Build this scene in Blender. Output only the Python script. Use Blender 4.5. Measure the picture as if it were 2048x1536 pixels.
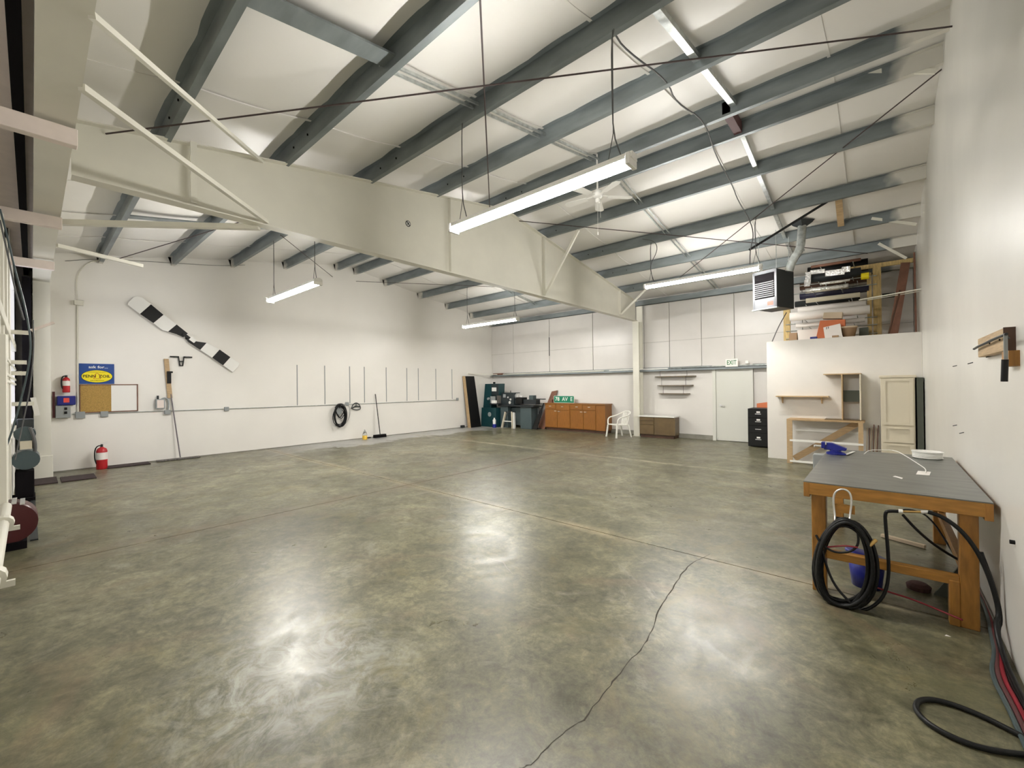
import bpy, math, random
from mathutils import Vector, Matrix, Euler
import numpy as np
random.seed(7)
for o in list(bpy.data.objects): bpy.data.objects.remove(o)
SC = bpy.context.scene
# ------------------------------------------------------------------ camera
F, YAW, PIT, ROL, H = 843., .7203, .00357, .01133, 1.64
def _rot():
    f = np.array([-math.sin(YAW)*math.cos(PIT), math.cos(YAW)*math.cos(PIT), math.sin(PIT)])
    r = np.array([math.cos(YAW), math.sin(YAW), 0]); d = -np.cross(r, f)
    return np.array([r*math.cos(ROL)+d*math.sin(ROL), -r*math.sin(ROL)+d*math.cos(ROL), f])
RM = _rot(); CP = np.array([0, 0, H])
cam = bpy.data.cameras.new('camera'); co = bpy.data.objects.new('camera', cam); SC.collection.objects.link(co)
cam.sensor_width = 36; cam.lens = F/2048*36; cam.clip_start = .01; cam.clip_end = 200
m = Matrix(((RM[0][0], -RM[1][0], -RM[2][0]), (RM[0][1], -RM[1][1], -RM[2][1]), (RM[0][2], -RM[1][2], -RM[2][2])))
co.matrix_world = Matrix.Translation((0, 0, H)) @ m.to_4x4()
SC.camera = co
# ------------------------------------------------------------------ light and exposure
TUBE = 110.0
SC.view_settings.view_transform = 'Standard'; SC.view_settings.look = 'None'
SC.view_settings.gamma = 1; SC.view_settings.use_curve_mapping = False
SC.view_settings.exposure = 1.0
w = bpy.data.worlds.new('sky'); SC.world = w; w.use_nodes = True
w.node_tree.nodes['Background'].inputs[0].default_value = (.86, .88, 1, 1)
w.node_tree.nodes['Background'].inputs[1].default_value = 1.4

def hit(x, y, ax, v):                      # measured point of the photograph on a plane of the building
    d = RM.T @ np.array([(x-1024)/F, (y-768)/F, 1]); return Vector(CP+d*(v-CP[ax])/d[ax])
LX, RX, FY, BX, PY, NY = -12.5, .555, 13.0, -5.82, 10.61, -.3
RIDGE, EAVE, SL = 6.43, 4.39, .167
def roofz(y): return EAVE + SL*(y if y < RIDGE else 2*RIDGE-y)
# ------------------------------------------------------------------ materials
def mat(name, col, rough=.5, metal=0, noise=0, scale=6, bump=0, bscale=40, emit=0, stretch=None, alpha=1, trans=0, spec=.5):
    m = bpy.data.materials.new(name); m.use_nodes = True; nt = m.node_tree; b = nt.nodes['Principled BSDF']
    c = (*col, 1); b.inputs['Base Color'].default_value = c; b.inputs['Roughness'].default_value = rough
    b.inputs['Metallic'].default_value = metal; b.inputs['Specular IOR Level'].default_value = spec
    if trans: b.inputs['Transmission Weight'].default_value = trans
    if emit: b.inputs['Emission Color'].default_value = c; b.inputs['Emission Strength'].default_value = emit
    geo = nt.nodes.new('ShaderNodeNewGeometry'); src = geo.outputs['Position']
    if stretch:
        mp = nt.nodes.new('ShaderNodeMapping'); mp.inputs['Scale'].default_value = stretch
        nt.links.new(src, mp.inputs[0]); src = mp.outputs[0]
    if noise:
        n = nt.nodes.new('ShaderNodeTexNoise'); n.inputs['Scale'].default_value = scale; n.inputs['Detail'].default_value = 6
        nt.links.new(src, n.inputs['Vector'])
        r = nt.nodes.new('ShaderNodeValToRGB'); r.color_ramp.elements[0].position = .3; r.color_ramp.elements[1].position = .7
        r.color_ramp.elements[0].color = (*[x*(1-noise) for x in col], 1); r.color_ramp.elements[1].color = (*[min(1, x*(1+noise)) for x in col], 1)
        nt.links.new(n.outputs[0], r.inputs[0]); nt.links.new(r.outputs[0], b.inputs['Base Color'])
    if bump:
        n = nt.nodes.new('ShaderNodeTexNoise'); n.inputs['Scale'].default_value = bscale; n.inputs['Detail'].default_value = 4
        nt.links.new(src, n.inputs['Vector']); bp = nt.nodes.new('ShaderNodeBump'); bp.inputs['Strength'].default_value = bump
        bp.inputs['Distance'].default_value = .02
        nt.links.new(n.outputs[0], bp.inputs['Height']); nt.links.new(bp.outputs[0], b.inputs['Normal'])
    return m
M = {}
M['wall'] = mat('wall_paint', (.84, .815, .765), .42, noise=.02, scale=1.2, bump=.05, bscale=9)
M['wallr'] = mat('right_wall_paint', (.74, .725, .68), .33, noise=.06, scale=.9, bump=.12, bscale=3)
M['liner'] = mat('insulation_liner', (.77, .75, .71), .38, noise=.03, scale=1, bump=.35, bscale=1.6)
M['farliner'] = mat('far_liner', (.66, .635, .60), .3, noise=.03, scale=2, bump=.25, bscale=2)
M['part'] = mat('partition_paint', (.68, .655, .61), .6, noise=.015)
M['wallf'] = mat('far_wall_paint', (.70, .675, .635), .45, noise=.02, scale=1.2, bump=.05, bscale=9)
M['white_steel'] = mat('white_steel', (.72, .70, .61), .4, noise=.05, scale=1.5)
M['pink_steel'] = mat('pale_primed_steel', (.80, .70, .64), .5, noise=.05)
M['curb'] = mat('curb_concrete', (.26, .25, .21), .7, noise=.2)
M['white'] = mat('white_enamel', (.85, .84, .80), .35)
M['plastic_white'] = mat('white_plastic', (.86, .85, .78), .4)
M['crackmat'] = mat('crack_brown', (.035, .03, .018), .9)  # dark brown of the floor crack
M['black'] = mat('black_paint', (.006, .006, .006), .5, spec=.25)
M['rubber'] = mat('black_rubber', (.006, .0065, .007), .42, noise=.3, scale=30, spec=.3)
M['dark'] = mat('dark_gap', (.006, .005, .006), .9, spec=.1)
M['darksteel'] = mat('dark_steel', (.022, .026, .028), .5, spec=.35)
M['rod'] = mat('rusty_rod', (.05, .032, .03), .6)
M['cable'] = mat('grey_cable', (.10, .10, .10), .6)
M['louver'] = mat('louver_enamel', (.20, .20, .21), .4)
M['heatergrey'] = mat('heater_grey', (.10, .105, .115), .45)
M['navy'] = mat('navy_film', (.02, .02, .05), .35)
M['chrome'] = mat('bright_metal', (.78, .78, .77), .3, .7)
M['galv'] = mat('galvanised_sheet', (.50, .53, .52), .35, .8, noise=.25, scale=14)
M['foil'] = mat('foil', (.85, .85, .84), .2, 1, bump=.8, bscale=20)
M['grey'] = mat('grey_enamel', (.30, .32, .32), .5)
M['maroon'] = mat('maroon_primer', (.09, .03, .03), .6)
M['red'] = mat('red_paint', (.45, .012, .018), .3)
M['darkred'] = mat('dark_red_paint', (.06, .007, .009), .35)
M['redhose'] = mat('red_rubber', (.22, .01, .02), .5)
M['blue'] = mat('blue_plastic', (.006, .012, .19), .4)
M['signblue'] = mat('sign_blue', (.006, .055, .26), .35)
M['yellow'] = mat('sign_yellow', (.90, .75, .01), .35)
M['orange'] = mat('orange_board', (.62, .17, .06), .6)
M['wood'] = mat('pine', (.47, .33, .18), .6, noise=.18, scale=7, stretch=(1, 1, 12))
M['woodh'] = mat('pine_x', (.43, .29, .15), .6, noise=.2, scale=7, stretch=(1, 12, 12))
M['tablewood'] = mat('varnished_fir', (.37, .175, .032), .45, noise=.22, scale=5, stretch=(1.5, 8, 8))
M['tableleg'] = mat('varnished_fir_post', (.34, .155, .028), .45, noise=.22, scale=5, stretch=(8, 8, 1.5))
M['oak'] = mat('orange_plywood', (.235, .09, .012), .4, noise=.16, scale=6, stretch=(8, 8, 1))
M['brown'] = mat('brown_laminate', (.115, .075, .03), .35, noise=.2, scale=5)
M['darkwood'] = mat('dark_brown_wood', (.07, .03, .015), .5, noise=.3, scale=5)
M['redwood'] = mat('reddish_board', (.17, .075, .045), .6, noise=.2)
M['cork'] = mat('cork', (.40, .25, .07), .9, noise=.25, scale=60)
M['teal'] = mat('teal_enamel', (.008, .045, .052), .35)
M['tealdark'] = mat('dark_teal', (.014, .022, .026), .4)
M['lathegrey'] = mat('blue_grey_enamel', (.055, .08, .085), .4)
M['tabletop'] = mat('grey_sheet_top', (.15, .155, .14), .32, .2, noise=.22, scale=4, stretch=(1, 4, 1))
M['cream'] = mat('cream_paint', (.66, .60, .47), .5)
M['beige'] = mat('beige_card', (.58, .47, .34), .8)
M['card'] = mat('brown_card', (.33, .22, .13), .8)
M['paper'] = mat('white_paper', (.82, .78, .74), .7, bump=.2, bscale=15)
M['doorpaint'] = mat('grey_door_paint', (.66, .66, .60), .45)
M['roadgreen'] = mat('road_green', (.005, .19, .10), .3)
M['exitgreen'] = mat('exit_green', (.01, .16, .03), .4)
M['liquid'] = mat('yellow_liquid', (.75, .48, .05), .3)
M['clear'] = mat('clear_plastic', (.85, .85, .8), .15, trans=.85)
M['brush'] = mat('scrub_pad', (.08, .035, .03), .9)
M['mat'] = mat('dark_rubber_mat', (.035, .02, .02), .8, noise=.4, scale=20)
M['dustmop'] = mat('grey_mop', (.13, .12, .11), .9, noise=.4, scale=30)
M['mop'] = mat('grey_handle', (.16, .14, .15), .4)
M['olive'] = mat('olive_card', (.08, .09, .07), .7)
M['brass'] = mat('brass', (.6, .4, .15), .35, 1)
M['tube'] = mat('fluorescent_tube', (1, .975, .93), emit=TUBE)
M['led'] = mat('red_sticker', (.8, .08, .05), .5)
M['plywood'] = mat('loft_wood', (.52, .38, .16), .7, noise=.25, scale=6, stretch=(6, 6, 1))

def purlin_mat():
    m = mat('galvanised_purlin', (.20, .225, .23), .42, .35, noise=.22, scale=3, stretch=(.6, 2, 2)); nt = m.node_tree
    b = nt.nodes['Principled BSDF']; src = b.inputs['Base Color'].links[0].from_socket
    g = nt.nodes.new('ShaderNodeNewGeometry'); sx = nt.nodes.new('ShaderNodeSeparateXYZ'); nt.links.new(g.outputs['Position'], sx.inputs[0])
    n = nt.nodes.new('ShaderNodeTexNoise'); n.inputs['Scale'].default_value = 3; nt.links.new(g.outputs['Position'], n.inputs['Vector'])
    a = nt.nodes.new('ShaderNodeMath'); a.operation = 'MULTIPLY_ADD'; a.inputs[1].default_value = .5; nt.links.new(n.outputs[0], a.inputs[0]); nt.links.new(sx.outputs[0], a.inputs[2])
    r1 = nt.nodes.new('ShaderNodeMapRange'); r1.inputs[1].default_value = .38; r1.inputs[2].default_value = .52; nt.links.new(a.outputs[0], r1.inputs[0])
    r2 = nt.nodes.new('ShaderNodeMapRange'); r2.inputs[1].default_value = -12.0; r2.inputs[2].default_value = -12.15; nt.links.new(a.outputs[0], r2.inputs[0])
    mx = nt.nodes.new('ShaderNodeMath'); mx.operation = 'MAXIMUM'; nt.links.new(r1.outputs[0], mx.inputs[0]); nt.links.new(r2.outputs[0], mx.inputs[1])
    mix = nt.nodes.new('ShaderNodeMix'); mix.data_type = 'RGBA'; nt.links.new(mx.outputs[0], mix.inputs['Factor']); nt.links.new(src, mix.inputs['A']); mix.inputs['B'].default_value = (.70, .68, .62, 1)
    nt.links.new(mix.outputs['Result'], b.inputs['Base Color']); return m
M['purlin'] = purlin_mat()

def floor_mat():
    m = bpy.data.materials.new('polished_concrete'); m.use_nodes = True; nt = m.node_tree; N = nt.nodes; L = nt.links
    b = N['Principled BSDF']; g = N.new('ShaderNodeNewGeometry'); P = g.outputs['Position']
    def noise(s, d=8, dist=0, vec=P, rough=.6):
        n = N.new('ShaderNodeTexNoise'); n.inputs['Scale'].default_value = s; n.inputs['Detail'].default_value = d
        n.inputs['Distortion'].default_value = dist; n.inputs['Roughness'].default_value = rough; L.new(vec, n.inputs['Vector']); return n.outputs[0]
    def ramp(src, stops):
        r = N.new('ShaderNodeValToRGB'); e = r.color_ramp.elements
        while len(e) < len(stops): e.new(.5)
        for i, (p, c) in enumerate(stops): e[i].position = p; e[i].color = (*c, 1) if len(c) == 3 else c
        L.new(src, r.inputs[0]); return r.outputs[0]
    def mix(f, a, c, mode='MIX'):
        x = N.new('ShaderNodeMix'); x.data_type = 'RGBA'; x.blend_type = mode
        if isinstance(f, float): x.inputs['Factor'].default_value = f
        else: L.new(f, x.inputs['Factor'])
        for s, k in ((a, 'A'), (c, 'B')):
            if isinstance(s, tuple): x.inputs[k].default_value = (*s, 1)
            else: L.new(s, x.inputs[k])
        return x.outputs['Result']
    base = ramp(noise(.5, 9, .5, rough=.65), [(.33, (.068, .065, .036)), (.5, (.118, .112, .068)), (.68, (.175, .166, .110))])
    fine = ramp(noise(3.0, 12, .5, rough=.78), [(.32, (.50, .50, .46)), (.5, (1, 1, 1)), (.70, (1.75, 1.72, 1.65))])
    c = mix(1.0, base, fine, 'MULTIPLY')
    fine2 = ramp(noise(16, 9, .2, rough=.75), [(.35, (.68, .68, .66)), (.65, (1.32, 1.32, 1.32))])
    fine3 = ramp(noise(6.5, 10, 1.3, rough=.8), [(.38, (.70, .70, .66)), (.5, (1, 1, 1)), (.66, (1.35, 1.33, 1.30))])
    c = mix(1.0, c, fine3, 'MULTIPLY')
    c = mix(1.0, c, fine2, 'MULTIPLY')
    # pale worn patches and reddish and green stains
    c = mix(ramp(noise(1.1, 12, .9, rough=.78), [(.56, (0, 0, 0)), (.72, (.55, .55, .55))]), c, (.40, .385, .32))
    mp = N.new('ShaderNodeMapping'); mp.inputs['Location'].default_value = (31, 17, 5); L.new(P, mp.inputs[0])
    c = mix(ramp(noise(.8, 9, 1.4, mp.outputs[0]), [(.57, (0, 0, 0)), (.72, (.45, .45, .45))]), c, (.21, .14, .085))
    mp2 = N.new('ShaderNodeMapping'); mp2.inputs['Location'].default_value = (-11, 57, 9); L.new(P, mp2.inputs[0])
    c = mix(ramp(noise(1.0, 9, 1.1, mp2.outputs[0]), [(.56, (0, 0, 0)), (.7, (.55, .55, .55))]), c, (.125, .125, .065))
    s = N.new('ShaderNodeSeparateXYZ'); L.new(P, s.inputs[0])
    def rng(src, a, bb):
        r = N.new('ShaderNodeMapRange'); r.interpolation_type = 'SMOOTHSTEP'; r.inputs[1].default_value = a; r.inputs[2].default_value = bb; L.new(src, r.inputs[0]); return r.outputs[0]
    def mul(a, bb):
        x = N.new('ShaderNodeMath'); x.operation = 'MULTIPLY'; L.new(a, x.inputs[0])
        if isinstance(bb, float): x.inputs[1].default_value = bb
        else: L.new(bb, x.inputs[1])
        return x.outputs[0]
    wob = N.new('ShaderNodeMath'); wob.operation = 'MULTIPLY_ADD'; wob.inputs[1].default_value = 2.4; L.new(noise(1.3, 8, 1), wob.inputs[0]); L.new(s.outputs[0], wob.inputs[2])
    strip = mul(mul(rng(wob.outputs[0], -9.85, -10.15), rng(s.outputs[1], 3.2, 6.0)), .75)
    c = mix(strip, c, (.42, .42, .41))
    # pale noise-broken patch near the lower left of the floor
    d = N.new('ShaderNodeVectorMath'); d.operation = 'DISTANCE'; L.new(P, d.inputs[0]); d.inputs[1].default_value = (-2.55, 1.0, 0)
    patch = mul(rng(d.outputs['Value'], .95, .15), ramp(noise(4, 10, 2, rough=.75), [(.42, (0, 0, 0)), (.62, (.8, .8, .8))]))
    c = mix(patch, c, (.42, .42, .37))
    def band(sock, at, w):
        a = N.new('ShaderNodeMath'); a.operation = 'SUBTRACT'; L.new(sock, a.inputs[0]); a.inputs[1].default_value = at
        ab = N.new('ShaderNodeMath'); ab.operation = 'ABSOLUTE'; L.new(a.outputs[0], ab.inputs[0]); return rng(ab.outputs[0], w, w*.15)
    br = ramp(noise(2.2, 10, .8, rough=.75), [(.38, (0, 0, 0)), (.62, (.75, .75, .75))])
    c = mix(mul(band(s.outputs[1], 4.16, .16), br), c, (.33, .27, .17))
    c = mix(mul(band(s.outputs[1], 8.6, .14), br), c, (.38, .34, .25))
    c = mix(mul(band(s.outputs[0], -5.97, .35), br), c, (.14, .10, .06))
    mp3 = N.new('ShaderNodeMapping'); mp3.inputs['Location'].default_value = (7, -23, 2); L.new(P, mp3.inputs[0])
    c = mix(ramp(noise(1.6, 10, .6, mp3.outputs[0], rough=.75), [(.55, (0, 0, 0)), (.68, (.6, .6, .6))]), c, (.175, .145, .06))
    L.new(c, b.inputs['Base Color'])
    rr = N.new('ShaderNodeMapRange'); rr.inputs[3].default_value = .26; rr.inputs[4].default_value = .44; rr.inputs[1].default_value = .3; rr.inputs[2].default_value = .7
    L.new(noise(1.7, 8, 1.5, rough=.7), rr.inputs[0]); L.new(rr.outputs[0], b.inputs['Roughness'])
    b.inputs['Specular IOR Level'].default_value = .55
    bp = N.new('ShaderNodeBump'); bp.inputs['Strength'].default_value = .10; bp.inputs['Distance'].default_value = .01
    L.new(noise(7, 8, .3, rough=.65), bp.inputs['Height']); L.new(bp.outputs[0], b.inputs['Normal'])
    return m
M['floor'] = floor_mat()

# ------------------------------------------------------------------ mesh helpers
COL = SC.collection
WM = {}
class MB:
    def __init__(s): s.v = []; s.f = []
    def add(s, vs, fs):
        k = len(s.v); s.v += [Vector(a) for a in vs]; s.f += [tuple(i+k for i in q) for q in fs]; return s
    def box(s, a, b, rot=None, piv=None):
        x0, y0, z0 = (min(a[i], b[i]) for i in range(3)); x1, y1, z1 = (max(a[i], b[i]) for i in range(3))
        vs = [Vector(q) for q in ((x0,y0,z0),(x1,y0,z0),(x1,y1,z0),(x0,y1,z0),(x0,y0,z1),(x1,y0,z1),(x1,y1,z1),(x0,y1,z1))]
        if rot is not None:
            pv = Vector(piv) if piv is not None else Vector(((x0+x1)/2, (y0+y1)/2, (z0+z1)/2)); R = Euler(rot).to_matrix()
            vs = [pv+R@(q-pv) for q in vs]
        return s.add(vs, [(0,3,2,1),(4,5,6,7),(0,1,5,4),(1,2,6,5),(2,3,7,6),(3,0,4,7)])
    def bar(s, p, q, w, h, up=(0, 0, 1)):            # rectangular bar from p to q
        p, q = Vector(p), Vector(q); d = (q-p).normalized(); u = Vector(up)
        if abs(d.dot(u)) > .98: u = Vector((1, 0, 0))
        r = d.cross(u).normalized(); u = r.cross(d).normalized()
        vs = [e+r*sx*w/2+u*sz*h/2 for e in (p, q) for sx, sz in ((-1,-1),(1,-1),(1,1),(-1,1))]
        return s.add(vs, [(0,1,2,3)[::-1],(4,5,6,7),(0,1,5,4),(1,2,6,5),(2,3,7,6),(3,0,4,7)])
    def tube(s, pts, r, n=8, closed=False, smooth=2):
        pts = [Vector(p) for p in pts]
        for _ in range(smooth if len(pts) > 2 else 0):   # Chaikin rounding
            o = []; m = len(pts); rng = range(m) if closed else range(m-1)
            if not closed: o.append(pts[0])
            for i in rng:
                a, b = pts[i], pts[(i+1) % m]; o += [a*.75+b*.25, a*.25+b*.75]
            if not closed: o.append(pts[-1])
            pts = o
        m = len(pts); rings = []; u = None
        for i, p in enumerate(pts):
            a = pts[(i-1) % m] if (closed or i) else p; b = pts[(i+1) % m] if (closed or i < m-1) else p
            d = (b-a).normalized()
            if u is None: u = d.cross(Vector((0, 0, 1)) if abs(d.z) < .9 else Vector((1, 0, 0))).normalized()
            else: u = (u-d*u.dot(d)).normalized()
            w = d.cross(u); rr = r(i/(m-1)) if callable(r) else r
            rings.append([p+(u*math.cos(t)+w*math.sin(t))*rr for t in (2*math.pi*k/n for k in range(n))])
        vs = [q for ring in rings for q in ring]; fs = []
        for i in range(m if closed else m-1):
            j = (i+1) % m
            for k in range(n): fs.append((i*n+k, i*n+(k+1) % n, j*n+(k+1) % n, j*n+k))
        if not closed: fs += [tuple(range(n))[::-1], tuple((m-1)*n+k for k in range(n))]
        return s.add(vs, fs)
    def cyl(s, p, q, r, r2=None, n=20):
        p, q = Vector(p), Vector(q); r2 = r if r2 is None else r2
        return s.tube([p, q], lambda t: r+(r2-r)*t, n)
    def lathe(s, c, prof, n=24):                     # prof: (radius, z) from the bottom up
        c = Vector(c); vs = []; fs = []
        for r, z in prof: vs += [c+Vector((r*math.cos(2*math.pi*k/n), r*math.sin(2*math.pi*k/n), z)) for k in range(n)]
        for i in range(len(prof)-1):
            for k in range(n): fs.append((i*n+k, i*n+(k+1) % n, (i+1)*n+(k+1) % n, (i+1)*n+k))
        fs += [tuple(range(n))[::-1], tuple((len(prof)-1)*n+k for k in range(n))]
        return s.add(vs, fs)
    def prism(s, pts, off):                          # polygon (3D points) swept by off
        pts = [Vector(p) for p in pts]; n = len(pts); off = Vector(off)
        return s.add(pts+[p+off for p in pts], [tuple(range(n)), tuple(range(n, 2*n))[::-1]]+[(i, i+n, (i+1) % n+n, (i+1) % n) for i in range(n)])
    def build(s, name, m, parent=None, bevel=0, smooth=False, local=False, label=None):
        me = bpy.data.meshes.new(name); vs = s.v
        if parent is not None:
            if not local:
                inv = WM[parent.name].inverted(); vs = [inv@v for v in vs]
        else:
            xs = [v.x for v in vs]; ys = [v.y for v in vs]; c = Vector(((min(xs)+max(xs))/2, (min(ys)+max(ys))/2, min(v.z for v in vs)))
            vs = [v-c for v in vs]
        me.from_pydata([tuple(v) for v in vs], [], s.f); me.update()
        import bmesh
        bm = bmesh.new(); bm.from_mesh(me); bmesh.ops.recalc_face_normals(bm, faces=bm.faces)
        if bevel: bmesh.ops.bevel(bm, geom=list(bm.edges), offset=bevel, segments=1, affect='EDGES', clamp_overlap=True)
        bm.to_mesh(me); bm.free()
        if smooth:
            for p in me.polygons: p.use_smooth = len(p.vertices) == 4
        me.materials.append(M[m] if isinstance(m, str) else m)
        o = bpy.data.objects.new(name, me); COL.objects.link(o)
        if parent is not None: o.parent = parent; WM[o.name] = WM[parent.name]
        else: o.location = c; WM[o.name] = Matrix.Translation(c)
        if label: o['label'] = label
        return o
def B(): return MB()
def thing(name, label, cat, loc=(0, 0, 0), rz=0, group=None, rot=None):
    o = bpy.data.objects.new(name, None); COL.objects.link(o); o.empty_display_size = .1
    o.location = loc; o.rotation_euler = rot or (0, 0, rz); o['label'] = label; o['category'] = cat
    if group: o['group'] = group
    WM[o.name] = Matrix.Translation(Vector(loc)) @ Euler(rot or (0, 0, rz)).to_matrix().to_4x4(); return o
def tag(o, label, cat, group=None):
    o['label'] = label; o['category'] = cat
    if group: o['group'] = group
    return o
def struct(o): o['kind'] = 'structure'; return o
def anchor(name, loc=(0, 0, 0)):
    o = bpy.data.objects.new(name, None); COL.objects.link(o); o.location = loc; o['kind'] = 'structure'
    WM[o.name] = Matrix.Translation(Vector(loc)); return o
def text(name, body, size, mtx, m, parent, depth=.002, font_scale_x=1, bold=0):
    cu = bpy.data.curves.new(name, 'FONT'); cu.body = body; cu.size = size; cu.extrude = depth; cu.offset = bold
    cu.align_x = 'CENTER'; cu.align_y = 'CENTER'; cu.resolution_u = 2
    t = bpy.data.objects.new('tmp', cu); COL.objects.link(t)
    dg = bpy.context.evaluated_depsgraph_get(); me = bpy.data.meshes.new_from_object(t.evaluated_get(dg))
    bpy.data.objects.remove(t); me.transform(Matrix.Diagonal((font_scale_x, 1, 1, 1)))
    me.transform(WM[parent.name].inverted() @ mtx); me.name = name
    me.materials.clear(); me.materials.append(M[m]); o = bpy.data.objects.new(name, me); COL.objects.link(o); o.parent = parent; WM[o.name] = WM[parent.name]
    return o
def face_mtx(loc, facing):        # text plane: facing '+x' or '-y'
    if facing == '+x': R = Matrix(((0, 0, 1), (1, 0, 0), (0, 1, 0)))
    else: R = Matrix(((1, 0, 0), (0, 0, -1), (0, 1, 0)))
    return Matrix.Translation(Vector(loc)) @ R.to_4x4()
def disc_yz(c, ry, rz, n=32):     # ellipse polygon in a YZ plane
    return [(c[0], c[1]+ry*math.cos(2*math.pi*k/n), c[2]+rz*math.sin(2*math.pi*k/n)) for k in range(n)]
def disc_xz(c, rx, rz, n=24):
    return [(c[0]+rx*math.cos(2*math.pi*k/n), c[1], c[2]+rz*math.sin(2*math.pi*k/n)) for k in range(n)]

# ================================================================== SETTING
# floor: slabs parted by saw-cut joints
fl = struct(B().box((LX-.3, -1.2, -.3), (RX+.3, FY+.3, -.03)).build('floor', 'darksteel'))
XJ, YJ = [LX-.05, -5.97, RX+.05], [-1.0, 4.16, 8.6, FY+.05]
for i in range(2):
    for j in range(3):
        B().box((XJ[i]+.006, YJ[j]+.006, -.03), (XJ[i+1]-.006, YJ[j+1]-.006, 0)).build('slab', 'floor', fl)
def ribbon(pts, wd, z=.0006):
    mb = B(); vs = []
    for i, (x, y) in enumerate(pts):
        a = pts[max(0, i-1)]; b = pts[min(len(pts)-1, i+1)]; d = Vector((b[0]-a[0], b[1]-a[1])).normalized(); k = wd*(.5+random.random())
        vs += [(x-d.y*k, y+d.x*k, z), (x+d.y*k, y-d.x*k, z)]
    mb.add(vs, [(2*i, 2*i+1, 2*i+3, 2*i+2) for i in range(len(pts)-1)]); return mb
def jag(pts, n, amp):
    out = []
    for a, b in zip(pts, pts[1:]):
        for k in range(n):
            t = k/n; out.append((a[0]+(b[0]-a[0])*t+random.uniform(-amp, amp), a[1]+(b[1]-a[1])*t+random.uniform(-amp, amp)))
    return out+[pts[-1]]
crk = [tuple(hit(x, y, 2, 0)[:2]) for x, y in ((1040, 1536), (1065, 1530), (1112, 1475), (1168, 1440), (1215, 1378), (1240, 1345), (1280, 1300), (1300, 1270), (1318, 1222), (1340, 1185), (1362, 1150), (1385, 1125), (1420, 1108))]
ribbon(jag(crk, 5, .006), .0035).build('crack', 'crackmat', fl)
ribbon(jag([tuple(hit(x, y, 2, 0)[:2]) for x, y in ((895, 985), (903, 1005), (900, 1028))], 6, .01), .004).build('crack', 'curb', fl)
ribbon(jag([tuple(hit(x, y, 2, 0)[:2]) for x, y in ((960, 1110), (1005, 1125), (1026, 1148))], 6, .01), .003).build('crack', 'curb', fl)
# walls
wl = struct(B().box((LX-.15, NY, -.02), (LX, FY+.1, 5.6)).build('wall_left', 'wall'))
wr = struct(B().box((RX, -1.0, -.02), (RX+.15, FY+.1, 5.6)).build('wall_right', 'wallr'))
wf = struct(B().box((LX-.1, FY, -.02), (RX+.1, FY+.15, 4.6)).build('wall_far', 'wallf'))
GZ = 2.03
seams = [LX] + [hit(x, 690, 1, FY)[0] for x in (1028, 1100, 1187)] + [-5.98, -5.72] + [hit(x, 690, 1, FY)[0] for x in (1340, 1404, 1470)] + [-1.5, RX]
for a, b in zip(seams, seams[1:]):
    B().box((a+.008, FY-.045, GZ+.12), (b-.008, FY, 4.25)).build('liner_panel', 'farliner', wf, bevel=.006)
B().box((hit(1100, 690, 1, FY)[0]-.014, FY-.05, 2.75), (hit(1100, 690, 1, FY)[0]+.016, FY-.044, 3.45)).build('torn_seam', 'dark', wf)
B().box((LX, FY-.055, 2.95), (RX, FY-.044, 2.955)).build('seam', 'curb', wf)
g = B(); g.box((LX+.02, FY-.20, GZ), (RX, FY-.196, GZ+.05)); g.box((LX+.02, FY-.20, GZ+.05), (RX, FY, GZ+.056)); g.box((LX+.02, FY-.045, GZ), (RX, FY, GZ+.12))
g.build('wall_girt', 'purlin', wf)
struct(B().box((LX, FY-.04, 0), (-3.62, FY, .13)).build('baseboard_far', 'curb'))
struct(B().box((LX, NY, 0), (LX+.012, FY-.01, .02)).build('baseboard_left', 'curb'))
# near wall: the big hangar door line, with an opening for the daylight slit
wn = anchor('wall_near', (0, NY, 0))
nb = B(); nb.box((-9.4, NY-.9, -.02), (RX+.1, NY-.8, 5)); nb.box((LX-.1, -.25, -.02), (-11.7, -.2, 5)); nb.box((-11.7, -.25, -.02), (-9.4, -.2, 1.15)); nb.box((-11.7, -.25, 3.45), (-9.4, -.2, 5))
nb.box((-9.45, NY-.9, -.02), (-9.4, -.21, 5)); nb.box((LX-.1, NY-.9, 4.0), (-9.4, -.2, 4.3)); nb.build('wall_sheet', 'wall', wn)
B().box((-12.8, -1.2, -.02), (RX+.1, NY-.8, .0)).build('door_sill', 'curb', wn)
# partition and loft
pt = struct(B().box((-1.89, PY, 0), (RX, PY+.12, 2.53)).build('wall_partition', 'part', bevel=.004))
B().box((-1.89, PY+.12, 0), (-1.77, FY-.2, 2.0)).build('return_wall', 'part', pt)
B().box((-1.87, PY+.12, 2.40), (RX, FY-.06, 2.53)).build('loft_deck', 'plywood', pt)
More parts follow.
